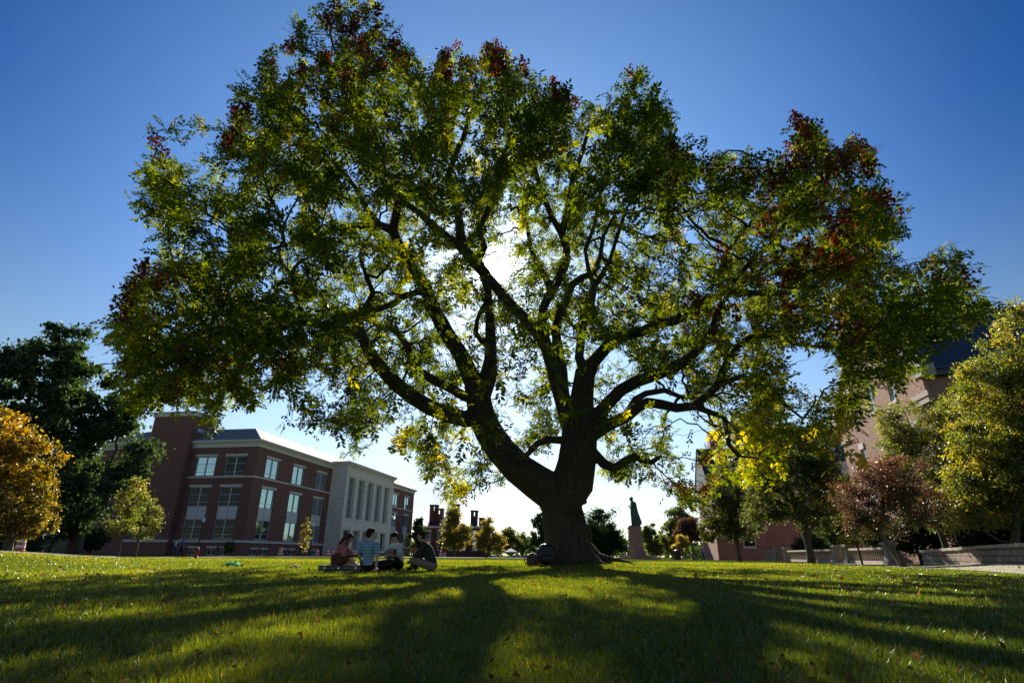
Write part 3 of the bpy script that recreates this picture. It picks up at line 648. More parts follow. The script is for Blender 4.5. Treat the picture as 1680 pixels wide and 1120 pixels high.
# balustrade
pierA = MB()
def make_pier(loc):
    root = thing('stone_pier', 'carved stone gate pier with flat cap in the balustrade line', 'pier', loc, RZ)
    m = MB(); m.bb(-.36, .36, -.36, .36, -.3, .22); m.bb(-.28, .28, -.28, .28, .22, 1.12); m.build('shaft', 'cap_stone', root, bevel=.02)
    m = MB(); m.bb(-.38, .38, -.38, .38, 1.12, 1.24); m.bb(-.33, .33, -.33, .33, 1.24, 1.32); m.build('cap', 'cap_stone', root, bevel=.02)
    return root
def bal_line(px_a, da, px_b, db, label):
    A = gnd(px_a, da); B = gnd(px_b, db); d = B - A; L_ = Vector((d.x, d.y)).length; rz = math.atan2(d.y, d.x)
    root = thing('balustrade', label, 'balustrade', (A.x, A.y, A.z), rz)
    dz = B.z - A.z
    m = MB(); m.add([(0, -.15, -.3), (L_, -.15, dz - .3), (L_, .15, dz - .3), (0, .15, -.3), (0, -.15, .22), (L_, -.15, dz + .22), (L_, .15, dz + .22), (0, .15, .22)], [(0, 1, 5, 4), (2, 3, 7, 6), (4, 5, 6, 7), (3, 0, 4, 7), (1, 2, 6, 5)]); m.build('base_rail', 'cap_stone', root)
    m = MB(); m.add([(0, -.17, .88), (L_, -.17, dz + .88), (L_, .17, dz + .88), (0, .17, .88), (0, -.17, 1.02), (L_, -.17, dz + 1.02), (L_, .17, dz + 1.02), (0, .17, 1.02)], [(0, 1, 5, 4), (2, 3, 7, 6), (4, 5, 6, 7), (3, 2, 1, 0), (3, 0, 4, 7), (1, 2, 6, 5)]); m.build('top_rail', 'cap_stone', root)
    nb = int(L_ / .36); prof = [(.06, 0), (.075, .04), (.040, .10), (.075, .24), (.06, .36), (.035, .55), (.06, .62), (.06, .66)]
    me = None
    for i in range(min(nb, 98)):
        x = (i + .5) * L_ / min(nb, 98)
        if me is None:
            o_ = MB().lathe(prof, 8).build('baluster', 'cap_stone', root, smooth=True); me = o_.data
        else:
            o_ = bpy.data.objects.new('baluster', me); COL.objects.link(o_); o_.parent = root
        o_.location = (x, 0, .22 + dz * x / L_)
    return root
bal_line(1396, 49, 1462, 42.5, 'stone balustrade with turned balusters right of the gate piers, beneath the reddish tree')
bal_line(1296, 64, 1368, 52.5, 'ivy-draped stone balustrade left of the gate piers behind the big linden trunk')
bal_line(1250, 73, 1283, 67, 'short far stone balustrade at the corner of the far gabled hall')
piers = [(1376, 51.5, 'stone gate pier left of the opening, by the ivy'), (1395, 49.4, 'stone gate pier right of the opening, nearest the reddish tree'), (1292, 65, 'stone pier just left of the big linden trunk, with yellow tape tied to it'), (1276, 68.5, 'small far stone pier holding the left end of the yellow tape'), (1462, 42.4, 'stone pier ending the balustrade beneath the reddish tree')]
for i, (px, d_, lb) in enumerate(piers):
    g = gnd(px, d_); p = make_pier(g) if i == 0 else copy_tree(pier0)
    if i == 0: pier0 = p
    p.location = g; p['label'] = lb; p['group'] = 'stone piers along the balustrade'
a = gnd(1276, 68.5); b = gnd(1292, 65); m = MB()
m.tube([(a.x, a.y, a.z + .85), ((a.x + b.x) / 2, (a.y + b.y) / 2, a.z + .78), (b.x, b.y, b.z + .85)], .04, 6)
simple('tape_yellow', (.6, .42, .05), .6, .1, 10)
tag(m.build('barrier_tape', 'tape_yellow'), 'yellow barrier tape strung between two stone piers', 'tape')

# ================================================================ paths
def P2(px, d_): g = gnd(px, d_); return (g.x, g.y, 0)
strip('path', 'concrete', [P2(1700, 19.5), P2(1560, 25), P2(1450, 34), P2(1340, 55), P2(1240, 90)], [P2(1760, 24), P2(1620, 31), P2(1500, 40.5), P2(1385, 60), P2(1265, 95)], .012, 'pale concrete path in front of the low stone wall', 'path')
strip('gravel_drive', 'asphalt', [P2(-120, 36), P2(60, 38), P2(200, 50)], [P2(-120, 52), P2(40, 52), P2(190, 58)], .012, 'grey gravel drive at the left edge of the lawn', 'drive')
strip('pavement', 'concrete', [P2(-120, 33), P2(150, 40), P2(330, 56), P2(520, 72), P2(760, 80), P2(1130, 88)], [P2(-120, 34.5), P2(150, 41.5), P2(330, 58), P2(520, 75), P2(760, 84), P2(1130, 93)], .020, 'thin pale pavement along the far edge of the lawn', 'pavement')
# ================================================================ trees
def colonize(pos, par, A, step, kill, maxit=90, jit=.25, bias=(0, 0, 0), maxch=3):
    pos = [np.array(p, float) for p in pos]; par = list(par)
    A = np.asarray(A, float); P = np.array(pos)
    near = np.empty(len(A), int); dist = np.empty(len(A))
    for i in range(0, len(A), 500):
        D = np.linalg.norm(A[i:i + 500, None] - P[None], axis=2); near[i:i + 500] = D.argmin(1); dist[i:i + 500] = D.min(1)
    alive = dist > kill; ch = np.zeros(len(pos) + 200000, int); bias = np.array(bias)
    for it in range(maxit):
        idx = np.nonzero(alive)[0]
        if len(idx) == 0: break
        nn = near[idx]; pp = np.array(pos)
        d = A[idx] - pp[nn]; d /= (np.linalg.norm(d, axis=1, keepdims=True) + 1e-9)
        u, inv = np.unique(nn, return_inverse=True); S = np.zeros((len(u), 3)); np.add.at(S, inv, d)
        ok = ch[u] < maxch
        if not ok.any(): break
        u = u[ok]; S = S[ok]; S /= (np.linalg.norm(S, axis=1, keepdims=True) + 1e-9)
        S += RNG.normal(0, jit, S.shape) + bias; S /= (np.linalg.norm(S, axis=1, keepdims=True) + 1e-9)
        new = pp[u] + S * step; ch[u] += 1; base = len(pos)
        pos += list(new); par += list(u)
        D = np.linalg.norm(A[idx][:, None] - new[None], axis=2); m = D.min(1); am = D.argmin(1)
        better = m < dist[idx]; near[idx[better]] = base + am[better]; dist[idx[better]] = m[better]
        alive[idx] = dist[idx] > kill
    return np.array(pos), np.array(par)
def radii(par, rt, fixed=None, ex=.46):
    n = len(par); cnt = np.zeros(n); kids = np.zeros(n, int)
    for i in range(n):
        if par[i] >= 0: kids[par[i]] += 1
    for i in range(n - 1, -1, -1):
        if kids[i] == 0: cnt[i] += 1
        if par[i] >= 0: cnt[par[i]] += cnt[i]
    r = rt * cnt ** ex
    if fixed is not None:
        for i, f in fixed.items(): r[i] = f
        for i in range(n):
            if i not in fixed and par[i] >= 0: r[i] = min(r[i], r[par[i]] * .92)
    return r, cnt, kids
def branch_mesh(pos, par, r, lo, hi, sides):
    """tubes along chains; a chain follows the thickest child; only nodes with lo<=r<hi"""
    n = len(par); kids = [[] for _ in range(n)]
    for i in range(n):
        if par[i] >= 0: kids[par[i]].append(i)
    mb = MB(); stack = [(i, None) for i in range(n) if par[i] < 0]
    while stack:
        i, pre = stack.pop(); chain = ([pre] if pre is not None else []) + [i]
        while kids[i]:
            ks = sorted(kids[i], key=lambda k: -r[k])
            for k in ks[1:]: stack.append((k, i))
            i = ks[0]; chain.append(i)
        seg = []
        def flush(seg):
            if len(seg) > 1:
                rr = [r[k] for k in seg]
                if seg[0] == pre: rr[0] = min(rr[0], rr[1] * 1.25)
                mb.tube([pos[k] for k in seg], rr, sides(max(rr)), cap=True)
        for k in chain:
            if lo <= r[k] < hi or (seg == [] and k == chain[0] and pre is not None and len(chain) > 1 and lo <= r[chain[1]] < hi): seg.append(k)
            else:
                if seg: seg.append(k) if r[k] < lo else None
                flush(seg); seg = []
        flush(seg)
    return mb
def unit(v): return v / (np.linalg.norm(v, axis=-1, keepdims=True) + 1e-9)
def leaf_quads(o, d, nrm, l, w):
    """diamond leaf: base o, direction d, face normal nrm, length l, width w"""
    s = unit(np.cross(nrm, d)); l = l[:, None]; w = w[:, None]
    V = np.stack([o, o + d * l * .45 + s * w * .5, o + d * l, o + d * l * .45 - s * w * .5], 1).reshape(-1, 3)
    return V, np.arange(len(V)).reshape(-1, 4)
def scatter_leaves(C, sig, n, size, up=.6, aspect=.6):
    """n simple leaves in gaussian clumps round the centres C"""
    k = RNG.integers(0, len(C), n); o = C[k] + RNG.normal(0, 1, (n, 3)) * sig[k][:, None] * np.array([1, 1, .75])
    nr = unit(RNG.normal(0, 1, (n, 3)) + np.array([0, 0, up])); d = unit(np.cross(nr, RNG.normal(0, 1, (n, 3))))
    l = size * RNG.uniform(.65, 1.35, n); V, F = leaf_quads(o - d * l[:, None] * .5, d, nr, l, l * aspect)
    return V, F, k
def blob_points(blobs, n, shell=.55):
    vol = np.array([b[1][0] * b[1][1] * b[1][2] for b in blobs]) ** .75; vol /= vol.sum(); out = []
    for b, f in zip(blobs, vol):
        m = max(4, int(n * f)); d = unit(RNG.normal(0, 1, (m, 3))); rr = (shell ** 3 + (1 - shell ** 3) * RNG.uniform(0, 1, m)) ** (1 / 3)
        rr *= 1 + .10 * RNG.normal(0, 1, m)
        out.append(np.array(b[0]) + d * rr[:, None] * np.array(b[1]))
    return np.concatenate(out)
def bg_tree(name, label, cat, base_px, dist, pxblobs, mat, nclump, nleaf, leaf, hue=(.2, .8), trunk_r=.15, group=None, sigf=.20, up=.5, aspect=.6, base=None, lean=None, lowz=.3, barkm='bark_small', dropk=0, topw=0, fol='crown'):
    g = base if base is not None else gnd(base_px, dist); root = thing(name, label, cat, g, 0, group)
    blobs = []
    for (px, py, rx, ry, *dd) in pxblobs:
        c = atd(px, py, dist + (dd[0] if dd else 0)); e = atd(px + rx, py, dist + (dd[0] if dd else 0)); t = atd(px, py - ry, dist + (dd[0] if dd else 0))
        Rx = (e - c).length; Rz = abs(t.z - c.z); blobs.append((tuple(c - g), (Rx, (Rx + Rz) / 2, Rz)))
    C = blob_points(blobs, nclump, .45); C = C[C[:, 2] > lowz]
    top = max(b[0][2] for b in blobs); ctr = np.mean([b[0] for b in blobs], axis=0)
    hz = max(.5, min(C[:, 2].min() + .1, top * .5)); ns = max(3, int(hz / .5)); ln = lean or (0, 0)
    pos = [np.array([ln[0] * k / ns + math.sin(k * 1.3) * .04, ln[1] * k / ns, -.25 + (hz + .25) * k / ns]) for k in range(ns + 1)]; par = [-1] + list(range(ns))
    stp = max(.22, top / 22); pos, par = colonize(pos, par, C, stp, stp * 1.1, 60, .18)
    r, cnt, kids = radii(par, .012 * max(1, top / 8), ex=.5); r = r * trunk_r / r[0]; r = np.maximum(r, .008 * max(1, dist / 40)); r[0] *= 1.5; r[1] *= 1.15
    branch_mesh(pos, par, r, 0, 99, lambda q: 8 if q > .08 else 4).build('trunk', barkm, root, smooth=True)
    mr = np.mean([b[1][0] for b in blobs]); sig = np.full(len(C), mr * sigf) * RNG.uniform(.5, 1.3, len(C))
    V, F, k = scatter_leaves(C, sig, nleaf, leaf, up, aspect)
    ch = RNG.uniform(0, 1, len(C)); hv = hue[0] + (hue[1] - hue[0]) * np.clip(ch[k] * .6 + RNG.uniform(0, 1, nleaf) * .5 + topw * (C[k, 2] - C[:, 2].mean()) / (np.ptp(C[:, 2]) + .1), 0, 1)
    npmesh(fol, V, F, mat, root, np.repeat(hv, 4))
    return root

# ---------------------------------------------------------------- the big tree
TB = Vector((0, 0, 0))
def hp(px, py, Y): return np.array(at(px, py, Y))
T0 = at(937, 926, 19); T0.z = terrain(T0.x, T0.y)
limbs = {  # (px, py, depth, half width px)
 'T': (None, [(934, 930, 19, 46), (929, 905, 19, 40), (924, 880, 19, 36), (920, 850, 19, 36), (920, 822, 19, 39)]),
 'L1': (('T', 4), [(905, 806, 19, 36), (880, 790, 18.9, 33), (850, 768, 18.8, 30), (822, 738, 18.6, 28), (803, 710, 18.5, 27), (790, 683, 18.4, 26), (785, 655, 18.4, 24)]),
 'L1a': (('L1', 6), [(776, 625, 18.3, 18), (755, 580, 18, 15), (732, 545, 17.8, 14.5), (712, 508, 17.5, 13), (697, 470, 17.2, 12), (678, 437, 17, 11.5), (655, 405, 16.8, 10), (645, 378, 16.6, 9), (650, 350, 16.3, 8), (655, 322, 15.9, 7), (640, 290, 15.5, 6), (612, 262, 15, 5), (590, 225, 14.5, 4)]),
 'L1a2': (('L1a', 7), [(622, 369, 16.5, 7), (598, 370, 16.3, 6.5), (570, 371, 16.1, 5.5), (545, 378, 15.8, 5), (515, 392, 15.5, 4), (470, 402, 15.1, 3.5), (430, 412, 14.8, 2.5)]),
 'L1a3': (('L1a', 10), [(680, 290, 15.8, 5), (700, 262, 15.5, 4.5), (715, 235, 15.2, 4), (735, 205, 14.8, 3)]),
 'L1a4': (('L1a2', 0), [(600, 340, 16, 4.5), (585, 310, 15.7, 4), (560, 280, 15.3, 3.5), (530, 250, 14.8, 3)]),
 'L1b': (('L1', 6), [(800, 622, 18.4, 17), (805, 590, 18.3, 13), (805, 560, 18.2, 10.5), (804, 530, 18.1, 9.5), (802, 500, 18, 8), (800, 475, 17.9, 6.5), (790, 452, 17.7, 4)]),
 'L1b2': (('L1b', 2), [(790, 560, 18.2, 5), (780, 545, 18.1, 5), (783, 525, 18, 4), (790, 505, 17.9, 3), (800, 490, 17.8, 2)]),
 'L1c': (('L1', 5), [(762, 687, 18.3, 16), (735, 680, 18.1, 15.5), (705, 668, 17.9, 15), (675, 650, 17.5, 14.5), (648, 628, 17.1, 14), (622, 600, 16.7, 13), (603, 572, 16.4, 11), (592, 548, 16.1, 10), (570, 542, 15.8, 8), (540, 536, 15.5, 7), (510, 528, 15.1, 6), (480, 532, 14.8, 5), (450, 545, 14.5, 4), (410, 552, 14, 3), (360, 540, 13.4, 2.5)]),
 'L1c2': (('L1c', 7), [(590, 525, 16, 7), (600, 505, 15.8, 6), (612, 480, 15.5, 5), (600, 450, 15.2, 4), (590, 420, 15, 3)]),
 'L1c3': (('L1c', 10), [(490, 505, 14.8, 4.5), (485, 480, 14.5, 4), (478, 450, 14.2, 3.5), (460, 430, 13.9, 3)]),
 'L1d': (('L1', 6), [(762, 650, 18.6, 10), (738, 636, 18.8, 9.5), (712, 624, 19, 9), (690, 610, 19.2, 8), (675, 590, 19.4, 7), (668, 565, 19.6, 5.5), (650, 545, 19.8, 4.5), (620, 530, 20, 3.5)]),
 'L1e': (('L1a', 4), [(680, 481, 17.2, 6), (660, 487, 17, 6), (645, 498, 16.8, 5.5), (620, 508, 16.5, 5), (590, 515, 16.1, 5), (555, 520, 15.8, 4.5), (520, 510, 15.4, 3.5)]),
 'M': (('T', 4), [(940, 790, 19, 40), (946, 760, 19, 36), (950, 725, 19, 34), (950, 700, 19, 32)]),
 'M1': (('M', 2), [(932, 690, 19.1, 17), (922, 655, 19.2, 15), (912, 620, 19.3, 14.5), (903, 588, 19.4, 13), (893, 560, 19.4, 12.5)]),
 'M1a': (('M1', 4), [(870, 532, 19.2, 11), (847, 508, 19, 10), (825, 485, 18.7, 9.5), (803, 458, 18.4, 10), (782, 432, 18.1, 12), (760, 408, 17.7, 10), (738, 392, 17.4, 8), (712, 372, 17, 7), (690, 350, 16.6, 6), (668, 335, 16.2, 5), (640, 320, 15.8, 4)]),
 'M1a2': (('M1a', 5), [(755, 380, 17.4, 9), (752, 350, 17, 8), (742, 320, 16.6, 7), (735, 290, 16.2, 6), (745, 260, 15.7, 5), (760, 225, 15.1, 4), (770, 190, 14.4, 3)]),
 'M1a3': (('M1a', 4), [(795, 405, 17.8, 6), (785, 380, 17.4, 5.5), (800, 345, 17, 5), (815, 310, 16.5, 4.5), (815, 275, 16, 4), (835, 235, 15.4, 3)]),
 'M1b': (('M1', 4), [(889, 530, 19.4, 10.5), (892, 503, 19.3, 8.5), (905, 478, 19.2, 9.5), (918, 455, 19, 9), (928, 432, 18.8, 8.5), (930, 408, 18.6, 7.5), (922, 385, 18.4, 6.5), (928, 355, 18.1, 6), (935, 325, 17.7, 5.5), (940, 290, 17.2, 5), (955, 250, 16.5, 4), (965, 215, 15.8, 3)]),
 'M1b2': (('M1b', 2), [(893, 450, 19, 5.5), (880, 430, 18.8, 4.5), (870, 405, 18.5, 4), (865, 370, 18.2, 3.5), (850, 340, 17.8, 3)]),
 'M1b3': (('M1b', 6), [(905, 355, 18.1, 5), (890, 320, 17.7, 4.5), (880, 285, 17.2, 4), (870, 245, 16.5, 3.5)]),
 'M1c': (('M', 3), [(925, 650, 19.7, 12), (922, 610, 19.8, 11), (916, 575, 19.9, 10), (911, 540, 19.9, 8.5), (918, 513, 19.8, 7.5), (930, 490, 19.7, 7), (938, 468, 19.6, 6.5), (955, 455, 19.5, 6), (975, 447, 19.4, 5), (985, 420, 19.2, 4), (990, 385, 19, 3.5), (1010, 350, 18.6, 3)]),
 'M2': (('M', 3), [(953, 670, 18.7, 24), (956, 640, 18.5, 21), (960, 612, 18.3, 20)]),
 'M2a': (('M2', 2), [(977, 590, 18, 12), (998, 566, 17.6, 11.5), (1025, 550, 17.2, 11), (1052, 544, 16.9, 10), (1080, 532, 16.5, 9.5), (1110, 525, 16.1, 9), (1135, 508, 15.7, 8), (1160, 492, 15.3, 7), (1190, 482, 14.9, 6.5), (1230, 480, 14.4, 5.5), (1275, 482, 13.8, 4.5), (1320, 470, 13.1, 3.5)]),
 'M2a2': (('M2a', 8), [(1210, 455, 14.5, 5), (1235, 425, 14, 4.5), (1265, 400, 13.5, 4), (1290, 365, 13, 3.5), (1300, 320, 12.5, 3)]),
 'M2b': (('M2', 2), [(950, 585, 18.5, 9), (953, 560, 18.6, 8.5), (956, 535, 18.7, 8), (963, 512, 18.7, 7.5), (971, 492, 18.6, 6.5), (975, 470, 18.5, 5.5), (988, 450, 18.3, 4.8), (1000, 430, 18, 4), (1010, 395, 17.6, 3.5), (1025, 350, 17, 3)]),
 'M2c': (('M2b', 3), [(945, 540, 18.9, 4.5), (930, 522, 19, 5), (916, 498, 19.1, 5)]),
 'M2d': (('M2b', 5), [(965, 440, 18.3, 4), (960, 410, 18, 3.5), (975, 370, 17.5, 3.2), (985, 320, 16.8, 3), (1000, 270, 16, 2.6)]),
 'M3a': (('M', 3), [(978, 685, 18.7, 15), (997, 662, 18.4, 12.5), (1018, 640, 18.1, 12), (1045, 625, 17.7, 12), (1075, 615, 17.4, 11.5), (1105, 603, 17.1, 11), (1130, 588, 16.8, 10), (1150, 568, 16.5, 9), (1168, 545, 16.2, 8), (1178, 515, 15.9, 7), (1188, 488, 15.5, 6), (1180, 450, 15, 4.5), (1195, 410, 14.5, 3.5), (1225, 370, 14, 3)]),
 'M3b': (('M', 2), [(980, 705, 18.8, 15), (1003, 694, 18.5, 12), (1028, 684, 18.2, 11), (1045, 668, 18, 10.5), (1062, 660, 17.8, 10), (1085, 663, 17.5, 9.5), (1110, 669, 17.2, 9), (1138, 666, 16.9, 8.5), (1158, 650, 16.7, 8), (1178, 632, 16.4, 7), (1185, 610, 16.2, 6.5), (1195, 588, 16, 6), (1212, 567, 15.7, 5.5), (1235, 550, 15.4, 5), (1260, 552, 15, 4), (1290, 562, 14.6, 3.5), (1330, 568, 14.1, 3), (1380, 570, 13.5, 2.5)]),
 'M3b2': (('M3b', 9), [(1200, 623, 16.1, 5), (1220, 616, 15.8, 5), (1235, 630, 15.5, 3.5), (1250, 640, 15.2, 3), (1275, 645, 14.9, 2.5), (1290, 665, 14.6, 2.2), (1315, 685, 14.2, 2)]),
 'M3b3': (('M3b', 7), [(1165, 676, 16.4, 5), (1188, 684, 16, 4.8), (1192, 705, 15.7, 4), (1197, 730, 15.3, 3.2), (1215, 748, 15, 2.8), (1250, 752, 14.6, 2)]),
 'M3c': (('M3b', 2), [(1042, 655, 18.6, 6), (1060, 645, 18.7, 5.5), (1090, 640, 18.9, 5), (1115, 650, 19.1, 4), (1150, 655, 19.4, 3)]),
 'R1': (('M', 1), [(975, 742, 18.9, 13), (990, 760, 18.8, 10), (1008, 768, 18.6, 9.5), (1024, 757, 18.5, 8.5), (1040, 748, 18.3, 7.5), (1055, 755, 18.1, 5), (1070, 758, 17.9, 5), (1082, 748, 17.7, 4)]),
 'S1': (('M', 2), [(925, 722, 19.3, 7), (900, 721, 19.6, 6.5), (882, 727, 19.8, 6), (868, 742, 20, 5), (856, 756, 20.2, 4), (840, 770, 20.5, 3)]),
}
pos = []; par = []; fixed = {}; ids = {}
for nm, (pa, pts) in limbs.items():
    prev = -1 if pa is None else ids[pa[0]][pa[1]]; ids[nm] = []
    P = [hp(a, b, c) for a, b, c, _ in pts]; Rr = [q[3] * q[2] / 965 * .98 * (1.0 if True else 1) for q in pts]
    # account for the extra distance of high points
    Rr = [h * (.87 if h > 7 else .97) * (p[1] * math.cos(TH) + (p[2] - HC) * math.sin(TH)) / FPX for (_, _, _, h), p in zip(pts, P)]
    for k, (p, r_) in enumerate(zip(P, Rr)):
        if prev >= 0:
            q = pos[prev]; L_ = np.linalg.norm(p - q); ns = max(1, int(L_ / .45)); r0 = min(fixed[prev], r_ * 1.3)
            for j in range(1, ns):
                f = j / ns; pos.append(q * (1 - f) + p * f + RNG.normal(0, .012, 3)); par.append(prev); fixed[len(pos) - 1] = r0 * (1 - f) + r_ * f; prev = len(pos) - 1
        pos.append(p); par.append(prev); fixed[len(pos) - 1] = r_; prev = len(pos) - 1; ids[nm].append(prev)
NH = len(pos)
# crown density, one line per 40 px row of the picture the crown fills: (from, to, density)
rows = [[(522, 618, 6)], [(472, 665, 8)], [(430, 690, 9), (715, 765, 5), (785, 838, 6)], [(395, 880, 9), (890, 922, 4), (1028, 1060, 4)],
 [(372, 945, 9), (960, 1105, 7)], [(368, 1105, 9), (255, 290, 2), (1292, 1338, 5)], [(240, 300, 3), (345, 1140, 9), (1175, 1235, 4), (1265, 1300, 4), (1305, 1450, 8)],
 [(232, 325, 6), (325, 370, 3), (370, 1145, 9), (1145, 1240, 6), (1240, 1442, 9)], [(222, 330, 6), (335, 1240, 8), (1240, 1465, 9)], [(268, 360, 5), (360, 1240, 8), (1240, 1490, 9)],
 [(262, 1240, 8), (1240, 1470, 9), (1545, 1570, 2)], [(212, 770, 8), (770, 850, 6), (850, 1240, 8), (1240, 1605, 9)], [(185, 1240, 8), (1240, 1560, 9), (1560, 1635, 6)], [(180, 1240, 7), (1240, 1550, 8), (1550, 1595, 3)],
 [(168, 600, 8), (600, 1000, 5), (1000, 1285, 7), (1360, 1540, 8)], [(178, 500, 8), (525, 700, 6), (700, 980, 4), (980, 1110, 5), (1110, 1280, 7), (1375, 1490, 4)],
 [(195, 425, 5), (490, 760, 6), (780, 900, 4), (970, 1030, 4), (1120, 1180, 4), (1180, 1300, 8), (1390, 1430, 2)],
 [(315, 350, 3), (490, 640, 7), (650, 760, 3), (770, 930, 5), (975, 1060, 6), (1060, 1115, 2), (1165, 1285, 9), (1335, 1400, 3)],
 [(570, 605, 5), (640, 735, 5), (790, 905, 5), (980, 1112, 7), (1185, 1305, 9), (1345, 1375, 2)], [(680, 762, 7), (780, 835, 5), (980, 1075, 7), (1095, 1180, 6), (1195, 1300, 6)], [(732, 770, 4), (1100, 1180, 5)]]
CX, CY, CZ, RX, RY, RZc = 1.2, 18.0, 5.0, 17.0, 9.5, 14.0
ELC = np.array([CX, CY, CZ]); ELR = np.array([RX, RY, RZc]); CAMP = np.array([0, 0, HC])
att = []; hints = []
for j, row in enumerate(rows):
    for (a, b, dn) in row:
        area = (b - a) * 40 / 1600.; dn = dn + (2.5 if 520 < (a + b) / 2 < 1260 and 9 <= j < 18 and dn > 3 else 0)
        n = int(area * dn * 3.9 + RNG.uniform(0, 1))
        for _ in range(n):
            px = RNG.uniform(a + 4, b - 4); py = j * 40 + (RNG.uniform(-3, 43) if j < 14 else RNG.uniform(-12, 28))
            if (px - 812) ** 2 + (py - 440) ** 2 < 34 ** 2: continue
            d = np.array(ray(px, py)); d /= np.linalg.norm(d)
            q = (CAMP - ELC) / ELR; e = d / ELR; A_, B_, C_ = e @ e, q @ e, q @ q - 1; disc = B_ * B_ - A_ * C_
            tm = -B_ / A_
            if disc > 0:
                h = math.sqrt(disc) / A_; t1, t2 = tm - h, tm + h
                u_ = RNG.uniform(0, 1)
                t = (t1 + (t2 - t1) * .42 * u_) if RNG.uniform() < .5 else (t2 - (t2 - t1) * .42 * u_)
                if 560 < px < 1260 and py > 330 and RNG.uniform() < .82: t = t2 - (t2 - t1) * .40 * u_
                elif j > 12 and RNG.uniform() < .5: t = t1 + (t2 - t1) * RNG.uniform(.0, .6)
            else: t = tm * RNG.uniform(.96, 1.04)
            p = CAMP + d * t
            if p[2] < 1.9 or p[1] > 28.5: 
                t = tm * RNG.uniform(.8, 1.0); p = CAMP + d * t
                if p[2] < 1.9: t = (2.0 - HC) / max(d[2], 1e-3) ; p = CAMP + d * min(t, 25)
            if mnoise.noise(Vector((px / 62, py / 62, 3))) < -.12 and RNG.uniform() < .75: continue
            att.append(p)
att = np.array(att)
pos, par = colonize(pos, par, att, .30, .34, 120, .26, (0, 0, -.02))
rad, cnt, kids = radii(par, .0105, fixed, .49)
big = thing('big_shade_tree', 'huge spreading goldenrain tree with forked dark trunk, gnarled limbs and wide backlit crown', 'tree', T0)
pos = pos - np.array(T0)
m = branch_mesh(pos, par, rad, .075, 99, lambda q: 14 if q > .3 else 10)
# root flare
for a0, L_, r_ in ((.2, 1.5, .26), (1.4, 1.1, .22), (2.5, 1.2, .24), (3.5, 1.25, .26), (4.5, 1.2, .24), (5.5, 1.4, .24)):
    pts = [(math.cos(a0) * L_ * k, math.sin(a0) * L_ * k, .75 * (1 - k) ** 2 - .12 * k + .06) for k in (0.15, .4, .6, .8, 1)]; m.tube(pts, [r_ * 1.5, r_ * 1.25, r_ * .9, r_ * .5, r_ * .2], 10)
m.tube([(.8, -.1, .22), (1.15, -.3, .14), (1.45, -.35, .10), (1.75, -.45, .05), (2.0, -.5, -.04)], [.13, .09, .06, .04, .02], 8)
rk = random.Random(5)
for k in range(26):   # knots, burls and old branch collars
    z_ = rk.uniform(.3, 2.6); a_ = rk.uniform(0, 2 * PI); r_ = .70 if z_ < 2 else .62; s_ = rk.uniform(.07, .15); cx_ = -.15 * z_ * .5
    m.ell((cx_ + r_ * math.cos(a_) * .95, r_ * math.sin(a_) * .95, z_), (s_, s_, s_ * rk.uniform(.7, 1.6)))
for k in range(34):   # long buttress ridges running up the bole
    a_ = 2 * PI * k / 34 + rk.uniform(-.06, .06); m.tube([((.725 - .05 * j + rk.uniform(-.03, .02)) * math.cos(a_ + .05 * j * rk.uniform(-1, 1)) - .05 * j * .5, (.725 - .05 * j) * math.sin(a_), .05 + j * .38) for j in range(6)], [.075, .06, .055, .05, .045, .03], 6)
m.build('trunk', 'bark', big, remesh=.035, smooth_it=3)
bmesh_ = branch_mesh(pos, par, rad, 0, .085, lambda q: 6 if q > .04 else (4 if q > .015 else 3))
PZ = [(560, 30, 45, 40, .9), (590, 60, 60, 50, .6), (480, 80, 14, 14, .8), (385, 195, 20, 30, .9), (372, 240, 12, 20, .9), (440, 150, 50, 30, .3), (560, 110, 90, 60, .35), (730, 95, 30, 35, .9), (770, 100, 40, 30, .6), (812, 90, 26, 40, .95), (862, 120, 16, 20, .9), (905, 145, 25, 20, .8), (925, 165, 20, 15, .7), (1045, 125, 10, 12, .7),
      (650, 100, 60, 40, .35), (1310, 255, 40, 45, .95), (1400, 265, 50, 40, .8), (1360, 290, 40, 30, .6), (1270, 320, 40, 40, .6), (1450, 350, 20, 30, .8), (1330, 330, 70, 50, .35), (1470, 390, 30, 30, .6), (1260, 400, 60, 40, .35), (1530, 440, 30, 12, .8), (1610, 460, 22, 22, .9), (1630, 485, 14, 16, .9), (1240, 480, 90, 60, .25), (1380, 430, 90, 60, .35), (1150, 520, 40, 20, .3),
      (200, 505, 30, 15, .8), (170, 568, 14, 8, .95), (185, 630, 30, 12, .6), (290, 600, 60, 40, .3), (480, 605, 14, 14, .7), (240, 470, 30, 30, .5), (270, 250, 20, 20, .6), (320, 250, 30, 12, .4), (220, 700 - 60, 25, 10, .5), (1120, 800, 40, 20, .4), (1400, 560, 60, 50, .3), (1210, 290, 30, 20, .5), (1120, 290, 40, 30, .3), (700, 180, 60, 40, .12), (1340, 640, 10, 10, .5)]
# compound leaves on the twigs
tw = np.nonzero((cnt <= 7) & (np.arange(len(par)) >= NH))[0]
print('nodes', len(pos), 'att', len(att), 'twigs', len(tw))
NL = 86000
wgt = np.ones(len(tw)); idx = tw[RNG.integers(0, len(tw), NL)]; pd = unit(pos[idx] - pos[par[idx]]); f = RNG.uniform(0, 1, (NL, 1))
o = pos[idx] * f + pos[par[idx]] * (1 - f) + RNG.normal(0, .09, (NL, 3))
ax = unit(pd * .5 + RNG.normal(0, .6, (NL, 3)) + np.array([0, 0, -.18])); nr = unit(RNG.normal(0, .45, (NL, 3)) + np.array([0, 0, 1.0])); nr = unit(nr - ax * (nr * ax).sum(1, keepdims=True)); sd = np.cross(nr, ax)
Ll = RNG.uniform(.20, .42, NL); wpos = o + np.array(T0)
